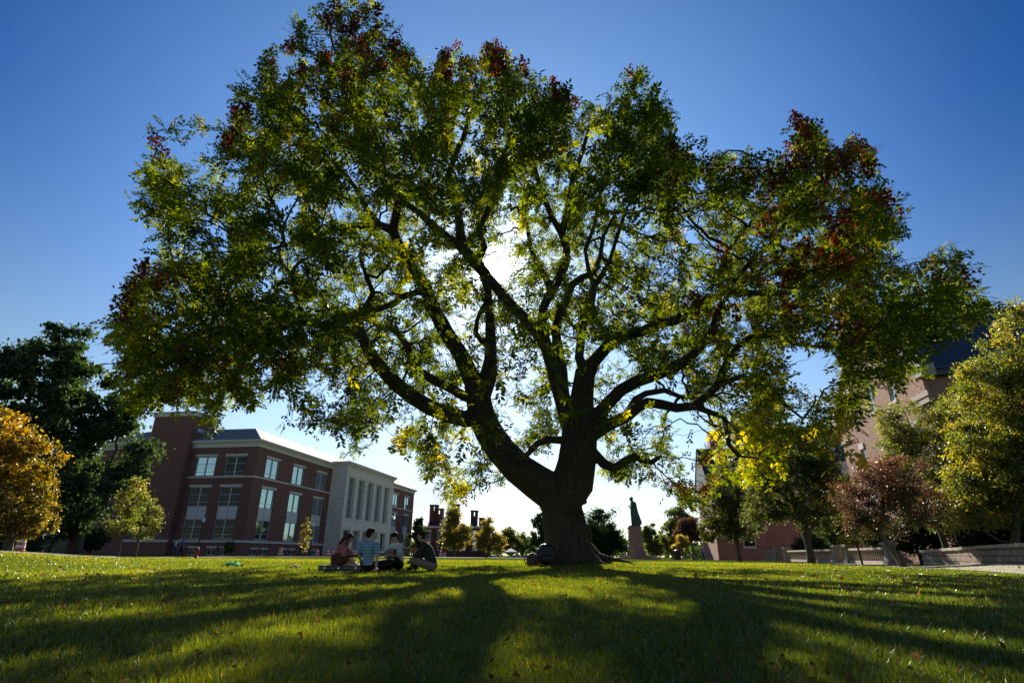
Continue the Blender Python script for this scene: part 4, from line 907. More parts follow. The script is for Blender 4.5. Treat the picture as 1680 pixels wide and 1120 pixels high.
# drop leaves that would hide the sun's disc
def proj(P):
    q = P - CAMP; rr = np.array(_r); uu = np.array(_u); ff = np.array(_f); z = q @ ff; return 840 + FPX * (q @ rr) / z, 560 - FPX * (q @ uu) / z
def drift0(P): return np.array([mnoise.noise(Vector((p[0] * 1.15, p[1] * 1.15, p[2] * 1.15 + 7))) for p in P])
sx, sy = proj(wpos); keep = (sx - 812) ** 2 + (sy - 440) ** 2 > 20 ** 2
# leaves dropped along the sun's path, shaping the crown to throw chosen sun patches
SH = wpos - np.array(sdir) * (wpos[:, 2:] / sdir.z); gx_, gy_ = proj(SH); okf = SH[:, 1] > 1.2
for (a, b, rx, ry, p_) in [(900, 968, 135, 18, 1.0), (980, 1000, 60, 8, .5), (500, 986, 60, 10, .8), (120, 1012, 120, 16, .9), (25, 1035, 60, 16, .6), (235, 1003, 50, 9, .8), (1240, 950, 150, 7, .8), (1410, 982, 140, 14, .85), (1570, 975, 110, 12, .8),
      (1330, 1022, 150, 20, .75), (1250, 1080, 110, 16, .7), (1450, 1070, 150, 18, .7), (1610, 1090, 90, 22, .6), (640, 1000, 50, 8, .5), (1120, 1060, 60, 12, .4), (300, 960, 90, 6, .5), (700, 962, 80, 6, .6), (1640, 1000, 60, 14, .7)]:
    q_ = ((gx_ - a) / rx) ** 2 + ((gy_ - b) / ry) ** 2; keep &= ~(okf & (RNG.uniform(0, 1, NL) < p_ * 1.15 * np.clip(2.2 - 1.4 * q_, 0, 1)))
pk = np.zeros(NL)
for (a, b, rx, ry, p_) in PZ: pk = np.maximum(pk, p_ * np.exp(-(((sx - a) / rx) ** 2 + ((sy - b) / ry) ** 2)))
keep &= RNG.uniform(0, 1, NL) > pk * .6
inn = np.clip(1.35 - (((sx - 900) / 400) ** 2 + ((sy - 560) / 260) ** 2), 0, 1)
thin = np.clip(drift0(wpos) * 2.0 + .12, 0, .80)
keep &= RNG.uniform(0, 1, NL) > np.where(wpos[:, 1] < 18.6, .55, .10) * inn
keep &= RNG.uniform(0, 1, NL) > thin
# hue: mostly green, yellower in drifts, sunlit yellow put in low in the crown, orange here and there
def drift(P, s): return np.array([mnoise.noise(Vector(p * s)) for p in P])
dr = drift(wpos, .35); dr2 = drift(wpos + 40, .9)
hb_ = .34 + .34 * dr + .22 * dr2 + .16 * np.clip((5.5 - wpos[:, 2]) / 4, 0, 1) + RNG.normal(0, .08, NL)
hb_ += np.where(((sx - 1240) / 80) ** 2 + ((sy - 730) / 80) ** 2 < 1, .10, 0) + np.where((sx > 1330) & (sy > 690), .3, 0) + np.where((dr2 > .48), .16, 0)
hb_ = np.minimum(hb_, np.where(RNG.uniform(0, 1, NL) < .04, .95, .80)); Vs = []; Fs = []; Hs = []; off = 0
for t, side in [(t, s_) for t in (.22, .40, .58, .76, .92) for s_ in (-1, 1)] + [(1.0, 0)]:
    k = keep & (RNG.uniform(0, 1, NL) < .90)
    b = o + ax * (Ll * t)[:, None]; d = unit(ax * (.45 if side else 1) + sd * side * .9 + RNG.normal(0, .16, (NL, 3)) + np.array([0, 0, -.12])); l = Ll * RNG.uniform(.30, .42, NL)
    n2 = unit(nr + RNG.normal(0, .28, (NL, 3)))
    V, F = leaf_quads(b[k], d[k], n2[k], l[k], l[k] * .46); Vs.append(V); Fs.append(F + off); off += len(V); Hs.append(np.repeat(np.clip(hb_[k] + RNG.normal(0, .04, k.sum()), 0, 1), 4))
npmesh('crown', np.concatenate(Vs), np.concatenate(Fs), 'leaf_hero', big, np.concatenate(Hs))
tn = np.nonzero((kids == 0) & (np.arange(len(par)) >= NH))[0]; wx, wy = proj(pos[tn] + np.array(T0)); mbw = MB()
rim = tn[(wy < 330) | (wx < 330) | (wx > 1380)]
for i in rim[RNG.integers(0, len(rim), 420)]:
    p = Vector(pos[i]); d_ = Vector(unit(pos[i] - pos[par[i]]) * .6 + unit(pos[i] - np.array([0, 0, 4.0])) * .7 + RNG.normal(0, .25, 3)).normalized(); L_ = random.uniform(.2, .55)
    e_ = d_ * L_ + Vector((random.uniform(-.2, .2), random.uniform(-.2, .2), random.uniform(-.2, .05))); mbw.tube([p, p + d_ * L_ * .5, p + e_], [.009, .006, .003], 3, cap=False)
bmesh_.add(mbw.v, mbw.f); bmesh_.build('branches', 'bark', big, smooth=True)
# papery red seed pods in hanging bunches, mostly on the upper rim
pz = PZ
tx, ty = proj(pos[tw] + np.array(T0)); pr = np.zeros(len(tw))
for (a, b, rx, ry, p_) in pz: pr = np.maximum(pr, p_ * np.exp(-(((tx - a) / rx) ** 2 + ((ty - b) / ry) ** 2)))
term = kids[tw] == 0
sel = tw[(RNG.uniform(0, 1, len(tw)) < pr * np.where(term, 1.0, .55))]
print('pod bunches', len(sel))
ck = np.repeat(sel, 54); npd = len(ck); hgt = RNG.uniform(-1, 1, npd); wid = .10 * np.sqrt(np.clip(1 - hgt ** 2, 0, 1))
op = pos[ck] + np.stack([RNG.normal(0, 1, npd) * wid, RNG.normal(0, 1, npd) * wid, hgt * .20 + .20], 1)
nn = unit(RNG.normal(0, 1, (npd, 3))); dd = unit(np.cross(nn, RNG.normal(0, 1, (npd, 3)))); ll = RNG.uniform(.06, .11, npd)
V, F = leaf_quads(op, dd, nn, ll, ll * .9)
npmesh('seed_pods', V, F, 'pod_red', big, np.repeat(RNG.uniform(0, 1, npd), 4))

# ---------------------------------------------------------------- the other trees
BT = bg_tree
BT('big_oak', 'huge dark green oak towering behind the orange tree at the left edge', 'tree', 120, 68, [(95, 600, 70, 60, 0), (10, 640, 70, 65, 2), (150, 670, 80, 60, 0), (60, 740, 110, 80, 0), (150, 790, 80, 50, -3), (215, 755, 36, 32, -3), (-60, 720, 90, 100, 0), (190, 700, 45, 35, -1), (70, 850, 110, 35, -2)], 'leaf_dark', 340, 66000, .42, (0, 1), .6, sigf=.14)
BT('maple_tree', 'orange and olive autumn maple at the far left edge beside the striped barrel', 'tree', 10, 43, [(15, 715, 50, 45), (60, 765, 42, 45), (20, 830, 75, 55), (-50, 780, 70, 90), (60, 850, 45, 30)], 'leaf_yellow', 280, 34000, .16, (0, .66), .22, sigf=.14, topw=.7)
BT('young_tree', 'slim young tree with thin yellow-green crown and pale straight trunk left of the library', 'tree', 194, 52, [(215, 820, 24, 36), (205, 862, 30, 16), (222, 795, 10, 14)], 'leaf_mix', 60, 5200, .14, (.2, .9), .07, sigf=.22)
BT('young_tree', 'rounder young olive tree just right of the pale-trunked slim one', 'tree', 222, 56, [(243, 842, 25, 22), (238, 868, 26, 14), (225, 850, 18, 20)], 'leaf_olive', 60, 6000, .15, (.4, 1), .08, sigf=.2)
BT('young_tree', 'narrow upright golden sapling before the library beside a lamp', 'tree', 497, 76, [(502, 868, 7, 14), (500, 886, 10, 14), (504, 856, 3, 7)], 'leaf_gold', 40, 1800, .17, (0, 1), .06, sigf=.3)
BT('shrub', 'small round green shrub against the library basement windows', 'shrub', 380, 80, [(378, 896, 8, 10)], 'leaf_olive', 30, 2200, .17, (.2, .9), .05, sigf=.3, lowz=.05, fol='foliage')
BT('pine_tree', 'dark ragged conifer behind the east end of the library', 'tree', 688, 138, [(688, 860, 8, 12), (687, 878, 13, 14), (690, 893, 14, 10)], 'leaf_dark', 70, 6500, .5, (.2, 1), .3, sigf=.2)
yt = 'yellowing trees across the far side of the lawn'
BT('linden_tree', 'tall conical yellowing tree in front of the distant chimneyed hall', 'tree', 745, 112, [(744, 848, 10, 18), (745, 870, 18, 18), (746, 888, 25, 12), (762, 872, 8, 10)], 'leaf_gold', 120, 12000, .34, (0, .9), .25, yt, sigf=.2)
BT('linden_tree', 'lower round golden tree midway between the chimneyed hall and the leaning trunk', 'tree', 801, 116, [(800, 862, 10, 12), (802, 880, 18, 14), (806, 893, 24, 10), (790, 884, 12, 14)], 'leaf_gold', 110, 11000, .34, (.3, 1), .22, yt, sigf=.2)
BT('green_tree', 'distant mixed green tree behind the white parked cars', 'tree', 838, 165, [(834, 880, 12, 16), (842, 893, 16, 12)], 'leaf_olive', 70, 5500, .5, (.3, .9), .3, sigf=.22)
BT('green_tree', 'distant blue-green tree right of the small white canopy', 'tree', 856, 172, [(856, 888, 12, 13), (866, 896, 12, 12)], 'leaf_dark', 70, 5500, .5, (.3, 1), .3, sigf=.22)
BT('green_tree', 'dark green tree partly hidden by the left side of the big trunk', 'tree', 890, 70, [(884, 872, 13, 26), (896, 850, 14, 22), (878, 896, 10, 14)], 'leaf_dark', 90, 9000, .24, (.1, 1), .2, sigf=.2)
BT('holly_tree', 'dense dark evergreen dome beside the statue, right of the big trunk', 'tree', 990, 46, [(985, 868, 30, 36), (1008, 886, 22, 26), (968, 885, 22, 26), (990, 900, 38, 12)], 'leaf_dark', 200, 24000, .14, (0, .55), .22, sigf=.16, lowz=.1)
BT('green_tree', 'yellow-tipped green tree just right of the statue pedestal', 'tree', 1072, 105, [(1070, 882, 16, 18), (1078, 896, 20, 14), (1062, 874, 10, 12)], 'leaf_mix', 90, 9000, .32, (0, .6), .25, sigf=.2)
BT('green_tree', 'tall grey-green tree behind the reddish one, right of the statue', 'tree', 1108, 98, [(1112, 850, 18, 18), (1104, 872, 20, 22), (1122, 868, 20, 24), (1095, 892, 14, 14)], 'leaf_olive', 120, 13000, .30, (.1, .8), .28, sigf=.2)
BT('red_maple', 'small russet maple between the grey-green tree and the first linden', 'tree', 1138, 78, [(1130, 862, 15, 14), (1122, 876, 16, 12), (1142, 878, 16, 14)], 'leaf_red', 90, 8500, .24, (.1, .9), .14, sigf=.2)
BT('shrub', 'bright yellow bush glowing beneath the small russet maple', 'shrub', 1122, 74, [(1120, 888, 10, 10), (1112, 896, 9, 8)], 'leaf_gold', 40, 3500, .2, (.4, 1), .06, sigf=.25, lowz=.05, fol='foliage')
BT('linden_tree', 'grey-olive linden left of the largest linden, by the far gabled hall', 'tree', 1213, 64, [(1198, 800, 34, 36), (1180, 840, 40, 34), (1210, 840, 34, 36), (1165, 872, 22, 18), (1215, 875, 28, 14), (1190, 768, 18, 18)], 'leaf_olive', 240, 26000, .20, (0, .75), .2, sigf=.16)
BT('linden_tree', 'largest grey-olive linden with spreading limbs in front of the brick range', 'tree', 1330, 46, [(1305, 740, 60, 38), (1300, 800, 78, 55), (1250, 840, 34, 32), (1340, 850, 50, 24), (1350, 780, 34, 50), (1260, 770, 40, 40), (1310, 710, 40, 16)], 'leaf_olive', 420, 50000, .15, (0, .85), .24, sigf=.13)
BT('red_maple', 'leaning maple with bronze-red crown before the near gabled hall', 'tree', 1483, 33, [(1440, 785, 50, 34), (1400, 825, 38, 36), (1470, 790, 50, 44), (1415, 860, 40, 22), (1510, 825, 44, 36), (1460, 850, 50, 28)], 'leaf_red', 150, 21000, .10, (0, .9), .13, sigf=.20, topw=.8, lean=(-.7, .2))
BT('hornbeam_tree', 'fine-leaved olive tree rising in front of the gable wall', 'tree', 1556, 41, [(1490, 700, 44, 40), (1520, 760, 70, 60), (1570, 700, 50, 56), (1545, 820, 80, 44), (1475, 750, 34, 50), (1455, 690, 20, 24), (1600, 760, 60, 70)], 'leaf_mix', 360, 56000, .11, (.05, .85), .14, sigf=.19)
BT('elm_tree', 'yellow-green tree filling the right edge with drooping leafy sprays', 'tree', 1672, 36, [(1672, 530, 34, 34), (1665, 585, 55, 50), (1630, 640, 66, 56), (1690, 660, 60, 90), (1620, 710, 84, 60), (1650, 780, 100, 60), (1585, 800, 60, 40), (1720, 740, 80, 130), (1610, 850, 80, 26), (1600, 620, 36, 30)], 'leaf_mix', 440, 66000, .135, (.1, 1), .2, sigf=.19)
BT('shrub', 'small orange bush in front of the balustrade', 'shrub', 1412, 40, [(1408, 872, 24, 16), (1395, 885, 16, 10)], 'leaf_mix', 60, 5000, .11, (.5, 1), .05, sigf=.22, lowz=.3, fol='foliage')
BT('shrub', 'twiggy brownish bush at the corner of the far gabled hall', 'shrub', 1245, 82, [(1243, 893, 13, 14)], 'leaf_red', 40, 2600, .17, (.3, 1), .05, sigf=.3, lowz=.05, fol='foliage')
yg = 'dark evergreen bushes massed beneath the right hand trees'
for px, d_, bl, lb in ((1510, 45, [(1515, 865, 42, 40), (1480, 880, 28, 26)], 'dark yew bush behind the left end of the low stone wall'), (1590, 44, [(1590, 850, 54, 56)], 'tall dark yew bush behind the middle of the low stone wall'), (1665, 43, [(1665, 825, 60, 75)], 'dark yew bush behind the right end of the low stone wall'), (1745, 42, [(1760, 840, 70, 70)], 'dark yew bush at the frame edge beyond the low wall'), (1440, 47, [(1440, 870, 34, 22)], 'dark yew bush behind the leaning bronze maple trunk'), (1345, 66, [(1345, 893, 26, 16), (1320, 896, 20, 12)], 'ivy covered bush draping the balustrade by the largest linden'), (1385, 60, [(1380, 870, 34, 24)], 'dark bush behind the stone gate opening')):
    BT('evergreen_bush', lb, 'bush', px, d_, bl, 'leaf_dark', 140, 30000, .125, (0, .4), .1, yg, sigf=.2, lowz=.05, fol='foliage')  # shade beneath the trees put in with the darkest leaf tones
for px, d_, bl, lb in ((20, 62, [(20, 885, 60, 20)], 'dark hedge bush behind the orange maple'), (148, 70, [(150, 885, 26, 16)], 'dark bush near the arched opening'), ):
    BT('evergreen_bush', lb, 'bush', px, d_, bl, 'leaf_dark', 80, 7000, .22, (0, .6), .1, 'dark bushes by the arched hall', sigf=.2, lowz=.05, fol='foliage')
# far-off wood closing the horizon
n = 26000; a = RNG.uniform(-1.25, 1.25, n); rr = RNG.uniform(230, 280, n); hh = np.array([6 + 3.0 * mnoise.noise(Vector((x * 14, 0, 3))) + 2 * mnoise.noise(Vector((x * 45, 5, 3))) for x in a])
o = np.stack([np.sin(a) * rr, np.cos(a) * rr, RNG.uniform(0, 1, n) ** .8 * hh], 1); nr = unit(RNG.normal(0, 1, (n, 3))); d = unit(np.cross(nr, RNG.normal(0, 1, (n, 3)))); l = RNG.uniform(1.2, 2.6, n)
V, F = leaf_quads(o, d, nr, l, l * .7); tag(npmesh('distant_wood', V, F, 'leaf_dark', None, np.repeat(RNG.uniform(.3, 1, n), 4)), 'far-off belt of trees closing the horizon', 'wood', kind='stuff')
# ================================================================ people
def basis(y, up=(0, 0, 1)):
    y = Vector(y).normalized(); x = y.cross(Vector(up)).normalized(); z = x.cross(y); return Matrix((x, y, z)).transposed()
def hand(mb, w, d, nrm, curl=.6, r=1.0):
    """palm and five unequal curled fingers from wrist w, pointing along d, palm facing -nrm"""
    d = Vector(d).normalized(); nrm = Vector(nrm); nrm = (nrm - d * nrm.dot(d)).normalized(); s = d.cross(nrm)
    w = Vector(w); pc = w + d * .05 * r
    mb.ell(pc, (.040 * r, .050 * r, .016 * r), Matrix((s, d, nrm)).transposed(), 10, 7)
    for k, ln in enumerate((.070, .080, .074, .058)):
        p = w + d * .088 * r + s * (-.030 + .020 * k) * r; dir_ = d.copy(); q = [p - d * .02]
        for j in range(3):
            dir_ = (dir_ - nrm * curl * .55).normalized(); p = p + dir_ * ln * r * (.42, .33, .25)[j]; q.append(p)
        mb.tube(q, [.0095 * r, .0090 * r, .0082 * r, .007 * r], 7)
    p = w + d * .03 * r - s * .034 * r
    t1 = p + (d * .6 - s * .7 - nrm * .2).normalized() * .035 * r; t2 = t1 + (d * .9 - s * .1 - nrm * .4).normalized() * .03 * r
    mb.tube([p, t1, t2], [.012 * r, .0105 * r, .0085 * r], 7)
def figure(name, label, loc, rz, J, shirt, pants, hairm, skin, sleeve=.55, hair='short', shoe='rubber', vox=.0085, build=1.0, group=None, leg=1.0, glasses=False, hands=True):
    root = thing(name, label, 'person', loc, rz, group)
    V = {k: Vector(v) for k, v in J.items() if isinstance(v, tuple) and len(v) == 3}
    hb = basis(V['look']); hc = V['hed']; H_ = lambda x, y, z: hc + hb @ Vector((x, y, z)); b = build
    m = MB()
    m.capsule(V['pel'], V['wai'], .115 * b, .10 * b); m.capsule(V['wai'], V['che'], .10 * b, .118 * b); m.capsule(V['che'], V['nek'], .11 * b, .06)
    m.capsule(V['shL'], V['shR'], .058 * b, .058 * b); m.capsule(V['nek'], hc - hb @ Vector((0, .012, .04)), .056, .05)
    m.ell(hc + hb @ Vector((0, -.008, .022)), (.074, .092, .090), hb); m.ell(H_(0, .022, -.045), (.056, .062, .068), hb)
    m.capsule(H_(0, .088, .012), H_(0, .108, -.020), .011, .015, 8); m.ell(H_(0, .080, -.055), (.024, .012, .010), hb, 8, 6)
    for s in (-1, 1): m.ell(H_(s * .076, -.005, -.005), (.010, .020, .030), hb, 8, 6); m.ell(H_(s * .045, .06, -.02), (.02, .02, .018), hb, 8, 6)
    for s in 'LR':
        m.capsule(V['sh' + s], V['el' + s], .046 * b, .037 * b); m.capsule(V['el' + s], V['wr' + s], .038 * b, .025)
        m.capsule(V['hi' + s], V['kn' + s], .080 * b, .054 * b); m.capsule(V['kn' + s], V['an' + s], .054 * b, .034)
        m.capsule(V['an' + s], V['to' + s], .034, .026)
        if hands: hand(m, V['wr' + s], V['hd' + s], V['hn' + s])
    m.build('body', skin, root, remesh=vox, smooth_it=2)
    e = MB()
    for s in (-1, 1): e.ell(H_(s * .030, .079, .010), (.011, .008, .008), hb, 8, 6)
    e.build('eyes', 'eye_dark', root, smooth=True)
    g = MB(); o_ = .016
    g.capsule(V['pel'] + (V['wai'] - V['pel']) * .15, V['wai'], .118 * b + o_, .104 * b + o_); g.capsule(V['wai'], V['che'], .106 * b + o_, .122 * b + o_); g.capsule(V['che'], V['nek'], .112 * b + o_, .062 + .006)
    g.capsule(V['shL'], V['shR'], .062 * b + o_, .062 * b + o_)
    for s in 'LR':
        S, E_, W_ = V['sh' + s], V['el' + s], V['wr' + s]
        if sleeve <= 1: g.capsule(S, S.lerp(E_, sleeve), .052 * b + o_, .050 * b + o_)
        else: g.capsule(S, E_, .050 * b + o_, .042 * b + o_); g.capsule(E_, E_.lerp(W_, .9), .042 * b + o_, .030 + o_ * .7)
    g.build('shirt', shirt, root, remesh=.011, smooth_it=4)
    t = MB()
    t.capsule(V['pel'], V['pel'].lerp(V['wai'], .45), .126 * b + .01, .110 * b + .012)
    for s in 'LR':
        t.capsule(V['pel'], V['hi' + s], .10 * b, .088 * b + .01); t.capsule(V['hi' + s], V['kn' + s], .086 * b + .01, .060 * b + .012)
        if leg > .3: t.capsule(V['kn' + s], V['kn' + s].lerp(V['an' + s], leg), .060 * b + .012, .046 * b + .008)
    t.build('trousers' if leg > .3 else 'shorts', pants, root, remesh=.012, smooth_it=4)
    for s in 'LR':
        f = MB(); A, T_ = V['an' + s], V['to' + s]; f.capsule(A.lerp(T_, .0) + Vector((0, 0, -.012)), T_, .044, .036); f.build('shoe', shoe, root, remesh=.012, smooth_it=2)
    h = MB(); h.ell(H_(0, -.022, .040), (.086, .094, .092), hb); h.ell(H_(0, -.045, -.01), (.076, .062, .075), hb)
    h.ell(H_(0, .045, .085), (.062, .045, .032), hb)
    rs_ = random.Random(int(abs(loc[0]) * 100))
    for k in range(26):
        u = rs_.uniform(-1, 1); a = rs_.uniform(0, 2 * PI); q = math.sqrt(1 - u * u); z_ = abs(u) * .9
        h.ell(H_(q * math.cos(a) * .080, -.022 + q * math.sin(a) * .086, .040 + z_ * .088), (.020, .020, .014), hb, 6, 5)
    if hair == 'long':
        for x in (-.05, -.02, .01, .04): h.tube([H_(x, -.085, .03), H_(x * 1.3, -.11, -.06), H_(x * 1.3, -.115, -.16), H_(x, -.10, -.27)], [.035, .038, .034, .016], 8)
        for s in (-1, 1): h.tube([H_(s * .072, -.01, .05), H_(s * .088, .015, -.05), H_(s * .085, .03, -.14), H_(s * .075, .03, -.25)], [.024, .026, .024, .010], 8)
    h.build('hair', hairm, root, remesh=.0095, smooth_it=1)
    if glasses:
        g = MB()
        for s in (-1, 1):
            g.tube([H_(s * .030 + .02 * math.cos(a), .094, .010 + .016 * math.sin(a)) for a in [2 * PI * k / 10 for k in range(11)]], .002, 4); g.tube([H_(s * .052, .092, .012), H_(s * .078, .0, .012)], .002, 4)
        g.tube([H_(-.01, .096, .012), H_(.01, .096, .012)], .002, 4); g.build('glasses', 'black_metal', root)
    return root
def seat(**kw):
    J = dict(pel=(0, 0, .125), wai=(0, .015, .29), che=(0, .05, .46), nek=(0, .075, .60), hed=(0, .11, .755), look=(0, 1, -.15),
             shL=(-.165, .06, .545), shR=(.165, .06, .545), hiL=(-.09, .03, .115), hiR=(.09, .03, .115), knL=(-.36, .33, .16), knR=(.36, .33, .16),
             anL=(.10, .40, .065), anR=(-.12, .46, .065), toL=(.22, .44, .045), toR=(-.24, .50, .045),
             elL=(-.25, .14, .31), elR=(.25, .14, .31), wrL=(-.12, .34, .24), wrR=(.12, .34, .24), hdL=(.5, .8, -.2), hdR=(-.5, .8, -.2), hnL=(0, 0, 1), hnR=(0, 0, 1))
    J.update(kw); return J
def gp(px, d, dz=0): g = gnd(px, d); g.z += dz; return g
p1 = gp(552, 14.5, .02); p2 = gp(606, 13.7, .02); p3 = gp(655, 14.8, .02); p4 = gp(709, 14.0, .02)
sg = 'students sitting on the grass with guitars'
figure('person', 'girl in pink top with long brown hair bent over a brown guitar', p1, R(-78), seat(che=(0, .10, .44), nek=(0, .17, .56), hed=(0, .25, .69), look=(.15, 1, -.55), shL=(-.15, .14, .52), shR=(.15, .13, .52),
       wai=(0, .03, .28), elL=(-.20, .34, .34), wrL=(-.10, .55, .30), hdL=(-.2, 1, .1), hnL=(0, -.3, -1), elR=(.27, .20, .30), wrR=(.16, .34, .22), hdR=(-.7, .5, -.3), hnR=(1, 0, .2),
       knL=(-.30, .40, .17), knR=(.30, .42, .13), anL=(.02, .52, .06), anR=(-.10, .60, .06), toL=(.12, .60, .045), toR=(-.20, .68, .045)), 'cloth_pink', 'cloth_tan', 'hair_brown', 'skin_light', .9, 'long', build=.88, leg=.25, group=sg)
figure('person', 'boy in blue striped tee seen from behind, leaning back on his straight right arm', p2, R(-8), seat(pel=(0, 0, .12), wai=(.0, -.03, .29), che=(.0, -.07, .47), nek=(0, -.07, .62), hed=(.01, -.05, .775), look=(.75, .8, -.02), shL=(-.18, -.07, .56), shR=(.18, -.07, .56),
       elR=(.26, -.20, .30), wrR=(.27, -.22, .075), hdR=(.3, -.9, -.3), hnR=(0, 0, 1), elL=(-.22, -.02, .32), wrL=(-.22, .12, .14), hdL=(.2, 1, -.3), hnL=(0, 0, 1), knL=(-.28, .40, .18), knR=(.42, .36, .18), anR=(.22, .62, .06), toR=(.30, .72, .05)), 'cloth_striped', 'cloth_black', 'hair_dark', 'skin_light', .62, build=1.02, group=sg)
figure('person', 'boy in white tee playing a guitar with a dark strap across his chest', p3, R(138), seat(che=(0, .07, .45), nek=(0, .12, .59), hed=(0, .18, .735), look=(.1, 1, -.6), shL=(-.17, .10, .54), shR=(.17, .10, .54),
       elR=(.33, .20, .36), wrR=(.36, .36, .32), hdR=(0, .5, .8), hnR=(0, -1, 0), elL=(-.27, .22, .32), wrL=(-.06, .38, .34), hdL=(.7, .1, -.3), hnL=(0, 1, 0), knL=(-.38, .34, .20), knR=(.38, .34, .12)), 'cloth_white', 'cloth_black', 'hair_dark', 'skin_light', .75, build=1.0, leg=.6, group=sg)
figure('person', 'man in dark green sweater and khaki trousers leaning forward with glasses', p4, R(84), seat(wai=(0, .04, .29), che=(0, .13, .45), nek=(0, .22, .60), hed=(0, .29, .755), look=(0, 1, -.12), shL=(-.17, .18, .56), shR=(.17, .18, .56),
       elL=(-.24, .30, .33), elR=(.24, .30, .33), wrL=(-.08, .47, .22), wrR=(.08, .45, .20), knL=(-.34, .38, .22), knR=(.34, .38, .22)), 'cloth_green', 'cloth_khaki', 'hair_dark', 'skin_tan', 2, build=1.05, glasses=True, group=sg)

# ---------------------------------------------------------------- guitars and case
def g8(s=1.0, n=40, grow=0.0):
    pts = []
    for k in range(n):
        a = 2 * PI * k / n; x = math.cos(a) * .245; r_ = .20 * math.sqrt(max(0, 1 - math.cos(a) ** 2)) * (1 - .28 * math.exp(-((x - .03) / .075) ** 2)) * (1 - .20 * ss(x, -.02, .2))
        y = r_ * (1 if math.sin(a) >= 0 else -1) * 1.02; pts.append(((x + (grow if math.cos(a) > 0 else -grow) * abs(math.cos(a))) * s, (y + grow * math.sin(a)) * s))
    return pts
def extr(mb, pts, z0, z1, f=lambda x, y, z: (x, y, z)):
    n = len(pts); mb.add([f(x, y, z0) for x, y in pts] + [f(x, y, z1) for x, y in pts], [tuple(range(n))[::-1], tuple(range(n, 2 * n))] + [(k, (k + 1) % n, (k + 1) % n + n, k + n) for k in range(n)])
def guitar(label, loc, xdir, ndir, top, side):
    root = thing('guitar', label, 'guitar', loc, 0, 'acoustic guitars being played')
    x = Vector(xdir).normalized(); n = Vector(ndir); n = (n - x * n.dot(x)).normalized(); y = n.cross(x)
    root.matrix_world = Matrix.Translation(loc) @ (Matrix((x, y, n)).transposed() * .88).to_4x4()
    m = MB(); extr(m, g8(.92), -.05, .05); m.build('body', side, root, bevel=.004)
    m = MB(); extr(m, g8(.93), .0505, .056); m.build('soundboard', top, root)
    m = MB(); m.lathe([(.05, .0565), (.05, .059)], 16, (.06, 0, 0)); m.bb(-.15, -.12, -.07, .07, .0565, .066); m.build('sound_hole', 'wood_dark', root)
    m = MB(); m.bb(.19, .60, -.027, .027, .035, .066); m.build('neck', 'wood_dark', root)
    m = MB(); m.bb(.60, .75, -.036, .036, .028, .046)
    for k in range(3):
        for s in (-1, 1): m.bb(.625 + .04 * k, .64 + .04 * k, s * .036, s * .062, .03, .042)
    m.build('headstock', 'wood_dark', root); return root
guitar('brown acoustic guitar on the lap of the girl in pink', p1 + Vector((.16, -.24, .23)), (1, .30, .16), (.30, -1, .75), 'wood_guitar', 'wood_guitar')
f3 = Vector((-math.sin(R(138)), math.cos(R(138)), 0)); guitar('dark guitar held across the lap of the boy in the white tee', p3 + f3 * .27 + Vector((.03, -.02, .33)), (-.74, .67, .10), tuple(f3), 'wood_dark', 'wood_dark')
gc = gp(560, 13.95, .015); case = thing('guitar_case', 'black guitar case with tan trim lying flat before the girl in pink', 'guitar case', gc, R(4))
out = g8(1.12); out = [(x, y) for x, y in out]
def casepts():
    P = []
    for x, y in g8(1.12):
        P.append((x, y))
    P = [p for p in P if not (p[0] > .20 and abs(p[1]) < .06)]
    P.sort(key=lambda p: math.atan2(p[1], p[0] - .05)); return P[:len(P) // 2] + [(.68, -.07), (.70, 0), (.68, .07)] + P[len(P) // 2:]
cpz = casepts(); cpz = [(x - .2, y) for x, y in cpz]; cpz.sort(key=lambda p: math.atan2(p[1], p[0] - .12))
m = MB(); extr(m, cpz, 0, .055); m.build('case_base', 'case_black', case, bevel=.006)
m = MB(); extr(m, [(x * 1.01, y * 1.01) for x, y in cpz], .0555, .064); m.build('trim', 'cloth_tan', case)
m = MB(); extr(m, cpz, .0645, .115); m.build('lid', 'case_black', case, bevel=.012)
for x in (-.3, 0, .35): m = MB(); m.bb(x, x + .04, -.24 if x < .2 else -.10, -.225 if x < .2 else -.09, .035, .085); m.build('latch', 'steel', case)

# ---------------------------------------------------------------- bags at the trunk and things on the grass
def bag(name, label, loc, rz, w, d, h, mat, cat, lean=0):
    root = thing(name, label, cat, loc, rz); rs = random.Random(int(w * 1000))
    m = MB(); m.ell((0, 0, h * .42), (w * .5, d * .5, h * .42)); m.ell((0, 0, h * .22), (w * .52, d * .52, h * .22)); m.box((0, 0, h * .4), (w * .8, d * .8, h * .7)); m.ell((w * .04, 0, h * .80), (w * .36, d * .4, h * .2))
    for k in range(9): m.ell((rs.uniform(-.4, .4) * w, rs.uniform(-.4, .4) * d, rs.uniform(.1, .85) * h), (w * .16, d * .16, h * .06), Matrix.Rotation(rs.uniform(0, 3), 3, 'X'))
    m.build('sack', mat, root, remesh=.014, smooth_it=6)
    m = MB(); m.ell((0, -d * .48, h * .28), (w * .34, d * .18, h * .22)); m.build('pocket', mat, root, remesh=.012, smooth_it=4)
    for s in (-1, 1):
        m = MB(); m.tube([(s * w * .25, -d * .3, h * .93), (s * w * .46, -d * .55, h * .7), (s * w * .50, -d * .62, h * .35), (s * w * .38, -d * .5, .03)], .016, 6); m.build('strap', 'rubber', root, smooth=True)
    m = MB(); m.tube([(-.06, 0, h * .97), (-.04, 0, h * 1.06), (.04, 0, h * 1.06), (.06, 0, h * .97)], .011, 6); m.build('handle', 'rubber', root, smooth=True)
    return root
